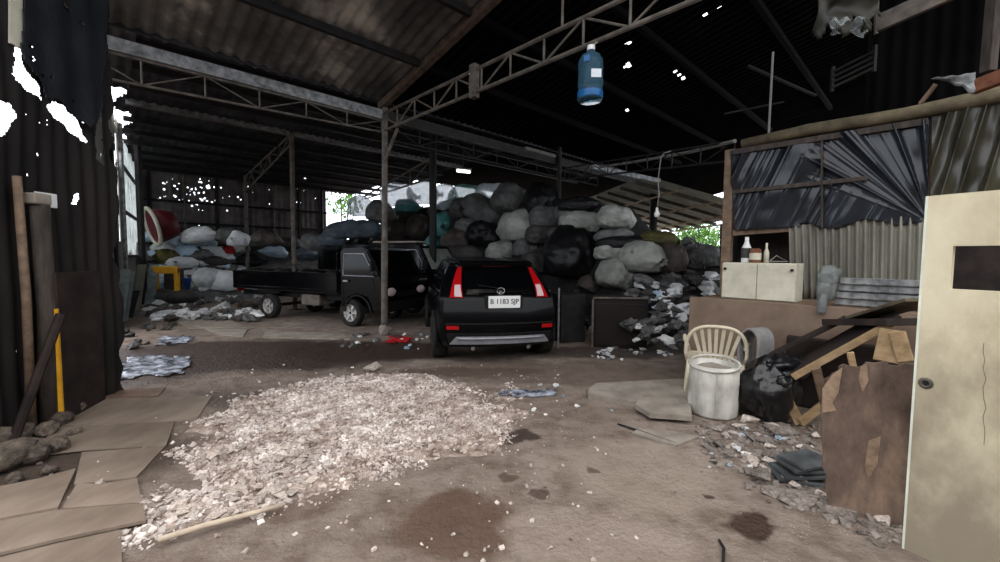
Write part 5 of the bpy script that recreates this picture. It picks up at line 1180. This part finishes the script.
# ---------------------------------------------------------------- timber pile
def plank(p, q, w, th, m, name, lab, up=ZZ, cat='plank'):
    mb = MB(); mb.bar(p, q, w, th, up=up, bev=.006); return solo(mb, name, K[m], lab, cat)
fa_, fb_ = at(792, 376, 3.85), at(890, 322, 3.45)
sd = V((.55, .83, .0)).normalized(); 
tp = thing('wide_plank', 'wide dark plank with a paler front edge slanting up to the right', 'plank', V((fa_.x, fa_.y, 0)))
cdir = (fb_ - fa_).normalized(); upv = cdir.cross(sd).normalized(); 
if upv.z < 0: upv = -upv
mb = MB(); mb.box((fa_ + fb_) / 2 + sd * .27 + cdir * .05, ((fb_ - fa_).length + .1, .54, .035), Matrix((cdir, upv.cross(cdir), upv)).transposed(), bev=.006); part(mb, 'board', K['wooddark'], tp)
mb = MB(); mb.box((fa_ + fb_) / 2 - sd * .012 - upv * .01, ((fb_ - fa_).length, .03, .06), Matrix((cdir, upv.cross(cdir), upv)).transposed(), bev=.006); part(mb, 'edge_batten', K['wood'], tp, 'paler front edge batten')
plank(at(748, 366, 4.5), at(846, 318, 4.0), .3, .03, 'wooddark', 'plank', 'dark board slanting behind the wide plank against the counter')
plank(at(838, 322, 4.0), at(906, 322, 3.4), .35, .06, 'wooddark', 'plank', 'short black board lying on top of the slanting planks')
plank(at(862, 318, 3.9), at(925, 300, 3.3), .3, .03, 'woodolive', 'plank', 'mossy board behind the black one, next to the door')
plank(at(886, 362, 3.3), at(893, 330, 3.35), .16, .03, 'wood', 'plank', 'pale board standing up under the black one', up=V((.8, .6, 0)))
plank(at(906, 362, 3.2), at(897, 332, 3.3), .10, .03, 'wood', 'plank', 'pale board leaning beside the standing pale one', up=V((.8, .6, 0)))
def foot(px, py): 
    g = gnd(px, py); return g
plank(gnd(800, 424, .03), at(784, 394, gnd(800, 424).y + .02), .09, .03, 'wood', 'offcut', 'pale offcut standing upright right of the bin bag', up=V((.2, 1, 0)), cat='offcut')
plank(gnd(800, 423, .05), at(824, 404, gnd(800, 423).y - .05), .08, .03, 'wood', 'offcut', 'pale offcut leaning against the ragged plywood', up=V((.2, 1, 0)), cat='offcut')
plank(gnd(830, 425, .1), at(816, 368, 3.55), .07, .025, 'woodmid', 'offcut', 'narrow brown offcut under the slanting plank', up=V((.2, 1, 0)), cat='offcut')
plank(gnd(872, 459) + ZZ * .02, at(850, 352, 3.35), .05, .02, 'wood', 'offcut', 'small pale offcut poking above the ragged plywood', up=V((.2, 1, 0)), cat='offcut')
mb = MB(); c = gnd(850, 425); mb.box(V((c.x + .25, c.y + .45, .38)), (.9, .5, .76), HM, bev=.02); solo(mb, 'shade_filler', K['wooddark'], 'dark block filling the shadow under the slanting planks', 'case')  # dark block added to fill the black shadow beneath the planks
# ragged plywood
A_, B_ = gnd(828, 508), gnd(906, 527); pd = (B_ - A_).normalized(); pn = V((pd.y, -pd.x, 0))
if pn.y > 0: pn = -pn
rnd = random.Random(4); P = []
for x, y in [(828, 509), (906, 527), (935, 534), (935, 366), (912, 365), (905, 363), (897, 366), (890, 365), (886, 361), (875, 363), (866, 362), (862, 367), (850, 366), (843, 364), (839, 366), (838, 371), (832, 373), (829, 377), (824, 379), (825, 384), (821, 388), (822, 400), (820, 410), (822, 424), (821, 440), (823, 452), (822, 466), (826, 474), (825, 490), (828, 500)]:
    w = onplane(x, y, A_, pn); P.append(((w - A_).dot(pd), max(0, w.z)))
mb = MB(); mb.prism(P, .02, Matrix.Translation(A_) @ Matrix((pd, ZZ, -pn)).transposed().to_4x4()); rg = thing('plywood_sheet', 'ragged brown plywood sheet standing against the timber, left of the door', 'sheet', A_); part(mb, 'sheet', K['ragply'], rg)
for pts, lab in (([(822, 388), (832, 374), (842, 367), (838, 392), (832, 402), (836, 410), (822, 412)], 'torn paler ply along the upper left edge'), ([(860, 366), (866, 363), (868, 380), (862, 392), (858, 378)], 'torn paler strip at the top'), ([(868, 440), (880, 436), (877, 462), (868, 478), (864, 466)], 'pale worn patch')):
    Q = [(lambda w: ((w - A_).dot(pd), w.z))(onplane(x, y, A_, pn)) for x, y in pts]; mb = MB(); mb.prism(Q, .004, Matrix.Translation(A_ + pn * .012) @ Matrix((pd, ZZ, -pn)).transposed().to_4x4()); part(mb, 'torn_ply', K['torn'], rg, lab)
# ---------------------------------------------------------------- cream door
A_ = gnd(904, 549); dd = V((.49, -.87, 0)).normalized(); dn = V((dd.y, -dd.x, 0))
def dpl(x, y):
    w = onplane(x, y, A_, dn); return (w - A_).dot(dd), w.z
hD = at(920, 196, A_.y).z; wD = .82
s0, zb = dpl(950, 289); _, zt = dpl(950, 246); s1 = s0 + .24
do = thing('loose_door', 'cream painted loose door with a cut-out, standing at the right edge', 'door', A_ + dd * wD / 2)
M = Matrix.Translation(A_) @ Matrix((dd, ZZ, dn)).transposed().to_4x4()
mb = MB()
for x0, x1, z0, z1 in ((0, wD, 0, zb), (0, wD, zt, hD), (0, s0, zb, zt), (s1, wD, zb, zt)): mb.box(M @ V(((x0 + x1) / 2, (z0 + z1) / 2, -.018)), (x1 - x0, .036, z1 - z0), Matrix((dd, dn, ZZ)).transposed())
part(mb, 'leaf', K['door'], do)
mb = MB(); mb.box(M @ V((-.004, hD / 2, -.018)), (.01, .04, hD), Matrix((dd, dn, ZZ)).transposed()); part(mb, 'edge_strip', K['dooredge'], do, 'brighter greenish face of the door edge')
ks, kz = dpl(926, 383); kc = M @ V((ks, kz, 0)); kn = dn if dn.x < 0 or dn.y < 0 else -dn
mb = MB(); KM = Matrix.Translation(kc) @ dn.to_track_quat('Z', 'Y').to_matrix().to_4x4(); mb.lathe([(.012, .0), (.026, .002), (.030, .006), (.024, .012), (.014, .012), (.012, .004), (0, .004)], 24, KM); part(mb, 'lock_rose', K['steel'], do, 'dull round lock rose', smooth=True)
mb = MB(); mb.lathe([(0, .014), (.009, .013), (.01, .004)], 16, KM); part(mb, 'lock_core', K['darksteel'], do)
mb = MB(); pts = [dpl(x, y) for x, y in ((984, 343), (983, 352), (985, 360), (983, 368), (986, 379), (983, 388), (984, 400), (986, 408), (983, 417), (985, 432), (984, 445))]; mb.tube([M @ V((s, z, -.0006)) for s, z in pts], .0016, 5); part(mb, 'crack', K['woodmid'], do, 'thin vertical crack')
# debris in front of the timber pile
rnd = random.Random(31)
DPX = [(700, 425), (745, 420), (800, 420), (824, 440), (828, 505), (900, 524), (905, 548), (860, 528), (800, 500), (745, 475), (705, 455)]
n = 0
DS = [chunkmesh(90 + k, 'debris_chunk', 'debris') for k in range(5)] + [chunkmesh(100 + k, 'debris_chunk', 'chunk') for k in range(2)]
while n < 120:
    px, py = rnd.uniform(695, 905), rnd.uniform(418, 548)
    if not inpoly(px, py, DPX): continue
    s = .03 + .13 * rnd.random() ** 2.2; g = gnd(px, py)
    put(rnd.choice(DS), 'debris_chunk', g - ZZ * .004, (s, s * .9, s * .8), (0, 0, rnd.uniform(0, 6)), 'grey debris chunk on the ground before the ragged plywood', 'debris', 'debris chunks before the plywood'); n += 1
mb = MB(); k = 0
while k < 3600:
    px, py = rnd.uniform(695, 905), rnd.uniform(418, 548)
    if inpoly(px + rnd.gauss(0, 8), py + rnd.gauss(0, 6), DPX): g = gnd(px, py); chip(mb, g.x, g.y, 0, .012 + .035 * rnd.random() ** 2, rnd)
    k += 1
solo(mb, 'debris_chips', K['debris'], 'fine grey debris spread before the ragged plywood', 'debris', kind='stuff')
SL = ['lowest dark slate offcut in the small stack left of the plywood', 'second dark slate offcut in the small stack left of the plywood', 'third dark slate offcut up in the small stack left of the plywood', 'topmost dark slate offcut in the small stack left of the plywood']
for k in range(4):
    c = gnd(802, 482) + V((.02 * k, .05, .02 + .04 * k)); mb = MB(); mb.box(c, (.34 - .02 * k, .22, .022), Euler((.03, .05 * (-1) ** k, .15 * k - .2)).to_matrix(), bev=.003); solo(mb, 'slate_offcut', K['darkslab'], SL[k], 'slate')
for (px, py, s, lab) in [(780, 430, .34, 'light grey broken slab lump below the black bag'), (762, 440, .2, 'small grey lump left of the slab lump'), (795, 500, .26, 'grey lump at the front of the debris'), (770, 492, .16, 'small lump left of the front debris lump'), (832, 508, .2, 'grey lump at the foot of the ragged plywood')]:
    put(DS[1], 'stone', gnd(px, py), (s, s * .8, s * .55), (0, 0, px), lab, 'stone')
litter(26, lambda: (rnd.uniform(698, 800), rnd.uniform(428, 470)), ['white', 'bagwhite', 'bagblue', 'sackgrey'], 'tiny white scrap among the debris right of the drum', 'tiny scrap among the debris', .015, .06)
litter(5, lambda: (rnd.uniform(684, 692), rnd.uniform(408, 424)), ['white', 'bagwhite'], 'white scrap at the left foot of the drum', 'scrap at the foot of the drum', .03, .08)
# ---------------------------------------------------------------- hanging things
jp = at(590.5, 76, 5.0)
tj = S(0, 0); kb = rooflocal(594, 37, lambda a, b: bz)[1]; tpnt = S(0, kb, bz)
jp = at(590.5, 75, tpnt.y); k = tpnt.y / F
jg = thing('water_jug', 'blue water jug hanging upright from the long truss', 'jug', jp - ZZ * 24 * k)
h = 50 * k; r = 12 * k
mb = MB(); mb.lathe([(0, -.5 * h), (r * .92, -.5 * h), (r, -.46 * h), (r, -.3 * h), (r * .95, -.27 * h), (r, -.24 * h), (r, .02 * h), (r * .95, .05 * h), (r, .08 * h), (r, .24 * h), (r * .75, .36 * h), (r * .3, .42 * h), (r * .26, .5 * h), (r * .22, .5 * h), (r * .26, .41 * h), (r * .7, .34 * h), (r * .95, .23 * h), (r * .95, -.45 * h), (0, -.47 * h)], 32, Matrix.Translation(jp)); part(mb, 'body', K['jug'], jg, smooth=True)
mb = MB(); mb.lathe([(r * 1.01, -.46 * h), (r * 1.02, -.45 * h), (r * 1.02, -.34 * h), (r * 1.01, -.33 * h)], 32, Matrix.Translation(jp)); part(mb, 'base_band', K['jugblue'], jg, 'bright blue base band', smooth=True)
mb = MB(); mb.lathe([(0, .55 * h), (r * .3, .55 * h), (r * .32, .46 * h), (r * .26, .46 * h)], 20, Matrix.Translation(jp)); part(mb, 'cap', K['white'], jg)
mb = MB(); mb.box(jp + V((.25 * r, -r * .98, -.06 * h)), (r * .8, .01, .16 * h), bev=.003); part(mb, 'sticker', K['paper'], jg, 'pale sticker')
mb = MB(); mb.box(jp + V((-.5 * r, -r * .9, .22 * h)), (r * .5, .01, .12 * h), Matrix.Rotation(-.5, 3, 'Z'), bev=.003); part(mb, 'sticker', K['jugblue'], jg, 'blue sticker')
mb = MB(); mb.tube([jp + ZZ * .52 * h, tpnt], .006, 6); part(mb, 'hanging_string', K['rope'], jg)
bt = at(661, 157, 6.9); bp2 = at(657, 212, 6.9)
lb = thing('light_bulb', 'bare bulb hanging on a long pale wire before the far opening', 'lamp', bp2)
mb = MB(); mb.tube([at(671, 151, 7.1), at(664, 153, 6.9), bt, at(658, 180, 6.9), at(659, 195, 6.9), bp2 + ZZ * .06], .009, 6); part(mb, 'wire', K['wire'], lb, smooth=True)
mb = MB(); mb.lathe([(0, -.09), (.035, -.075), (.045, -.03), (.02, .02), (.02, .07), (0, .07)], 16, Matrix.Translation(bp2)); part(mb, 'bulb', K['bulb'], lb, smooth=True)
lp = thing('tube_lamp', 'small lit tube lamp under the back roof left of the sack crest', 'lamp', at(463, 171, 14.2))
mb = MB(); mb.tube([at(457, 170.5, 14.2), at(470, 172, 14.4)], .055, 10); part(mb, 'tube', K['tube'], lp)
mb = MB(); mb.bar(at(456, 168, 14.2), at(471, 169.5, 14.4), .12, .05); part(mb, 'batten', K['galv'], lp)
mb = MB(); mb.tube([at(463, 168, 14.3), at(463, 168, 14.3) + ZZ * .9], .012, 6); part(mb, 'rod', K['steel'], lp)
# loose stuff over the hut; dimness under the roof is put into some colours
def quadsheet(px, D, m, name, lab, cat, bend=.05, solid=.004):
    C = [at(x, y, d) for (x, y), d in zip(px, D)]
    def f(u, v):
        p = (C[0] * (1 - u) + C[1] * u) * (1 - v) + (C[3] * (1 - u) + C[2] * u) * v
        return p + V((0, bend * noise.noise(V((u * 3, v * 3, 1))), bend * noise.noise(V((u * 4, v * 2, 5)))))
    mb = MB(); mb.grid(f, 30, 20, lambda u, v: v < .8 + .25 * noise.noise(V((u * 6, 0, len(lab)))) if 'torn' in lab else True); return solo(mb, name, K[m], lab, cat, smooth=True, solid=solid)
quadsheet([(820, -30), (884, -30), (878, 34), (814, 48)], [4.4, 4.3, 4.3, 4.4], 'oliveflap', 'torn_sheet', 'torn olive plastic hanging from the roof at the upper right', 'plastic sheet', .12)
quadsheet([(828, 22), (866, 16), (864, 38), (834, 38)], [4.36, 4.3, 4.3, 4.36], 'plastclear', 'torn_sheet', 'pale torn plastic flap at the bottom of the hanging olive one', 'plastic sheet', .1)
a, b = at(877, 24, 4.5), at(962, -14, 4.0); mb = MB(); mb.bar(a, b, .05, .17, bev=.005); solo(mb, 'hanging_board', K['steel'], 'pale grey board slanting across the upper right corner', 'board')
mb = MB(); mb.tube([at(877, -20, 4.5), at(876, 34, 4.5)], .02, 8); solo(mb, 'hanging_rod', K['steel'], 'grey rod hanging at the end of the slanting pale board', 'rod')
a, b = at(832, 88, 5.0), at(874, 68, 4.7); sl = thing('slatted_vent', 'dark slatted vent frame lying above the log beam', 'vent', a)
for k in range(4):
    mb = MB(); mb.bar(a + ZZ * .06 * k, b + ZZ * .06 * k, .03, .025); part(mb, 'slat', K['darksteel'], sl)
for q in (a, b):
    mb = MB(); mb.bar(q - ZZ * .04, q + ZZ * .24, .03, .03); part(mb, 'frame_bar', K['darksteel'], sl)
quadsheet([(930, 78), (952, 73), (977, 92), (974, 72)][:0] or [(931, 79), (976, 72), (974, 93), (944, 80)], [4.1, 3.9, 3.9, 4.1], 'galv', 'card_scrap', 'white card scrap sticking out over the log beam', 'card', .02)
mb = MB(); mb.bar(at(972, 88, 3.95), at(1030, 66, 3.6), .08, .12, bev=.006); solo(mb, 'short_beam', K['orange'], 'rust-red beam at the right edge behind the white card', 'beam')
mb = MB(); mb.bar(at(988, 72, 3.9), at(996, -20, 3.9), .09, .07, bev=.006); solo(mb, 'wooden_stud', K['trunk'], 'brown upright stud at the upper right corner', 'stud')
mb = MB(); mb.bar(at(920, 104, 4.3), at(936, 84, 4.2), .03, .03); solo(mb, 'prop_stick', K['woodmid'], 'short stick propping the white card on the log beam', 'stick')
mb = MB(); mb.tube([at(768, 146, 5.6), at(773, 52, 5.6)], .014, 8); solo(mb, 'upright_rod', K['wire'], 'thin pale rod standing up from the hut roof', 'rod')
mb = MB(); mb.tube([at(748, 66, 5.8), at(816, 96, 5.5)], .022, 8); solo(mb, 'slanting_rod', K['darksteel'], 'dark rod slanting down behind the thin pale rod', 'rod')
mb = MB(); mb.tube([at(724, 114, 6.2), at(784, 102, 5.8)], .014, 8); solo(mb, 'cross_rod', K['darksteel'], 'dark rod crossing behind the foot of the thin pale rod', 'rod')
# ---------------------------------------------------------------- greenery outside
def bush(c, R_, n, name, lab, seed, cat='bush'):
    r = random.Random(seed); rt = thing(name, lab, cat, V((c.x, c.y, 0)))
    mb = MB()
    for i in range(n):
        a = V((r.gauss(0, 1), r.gauss(0, 1), r.gauss(0, 1))).normalized() * R_ * r.random() ** .4; p = V((c.x + a.x, c.y + a.y, c.z + a.z * .8)); s = r.uniform(.08, .18) * R_ ** .5
        E = Euler((r.uniform(0, 6), r.uniform(0, 6), r.uniform(0, 6))).to_matrix()
        mb.add([p + E @ V(q) * s for q in ((-1, 0, 0), (-.2, .45, .1), (1, 0, 0), (-.2, -.45, .1))], [(0, 1, 2), (0, 2, 3)])
    part(mb, 'foliage', K['leaf'], rt)
    mb = MB()
    for k in range(4): mb.tube([V((c.x, c.y, 0)), V((c.x + r.uniform(-.3, .3) * R_, c.y, c.z * .6)), V((c.x + r.uniform(-.6, .6) * R_, c.y + r.uniform(-.5, .5), c.z + .3 * R_))], [.07, .05, .02], 6)
    part(mb, 'stem', K['bark'], rt)
bush(at(694, 236, 30), 1.5, 700, 'leafy_bush', 'bright green bush outside in the far right opening', 3)
bush(at(716, 240, 33), 1.4, 500, 'leafy_bush', 'green bush outside half hidden by the hut corner post', 4)
bush(at(345, 203, 24), 1.0, 260, 'hanging_creeper', 'leafy creeper hanging in the bright back opening', 6, 'creeper')
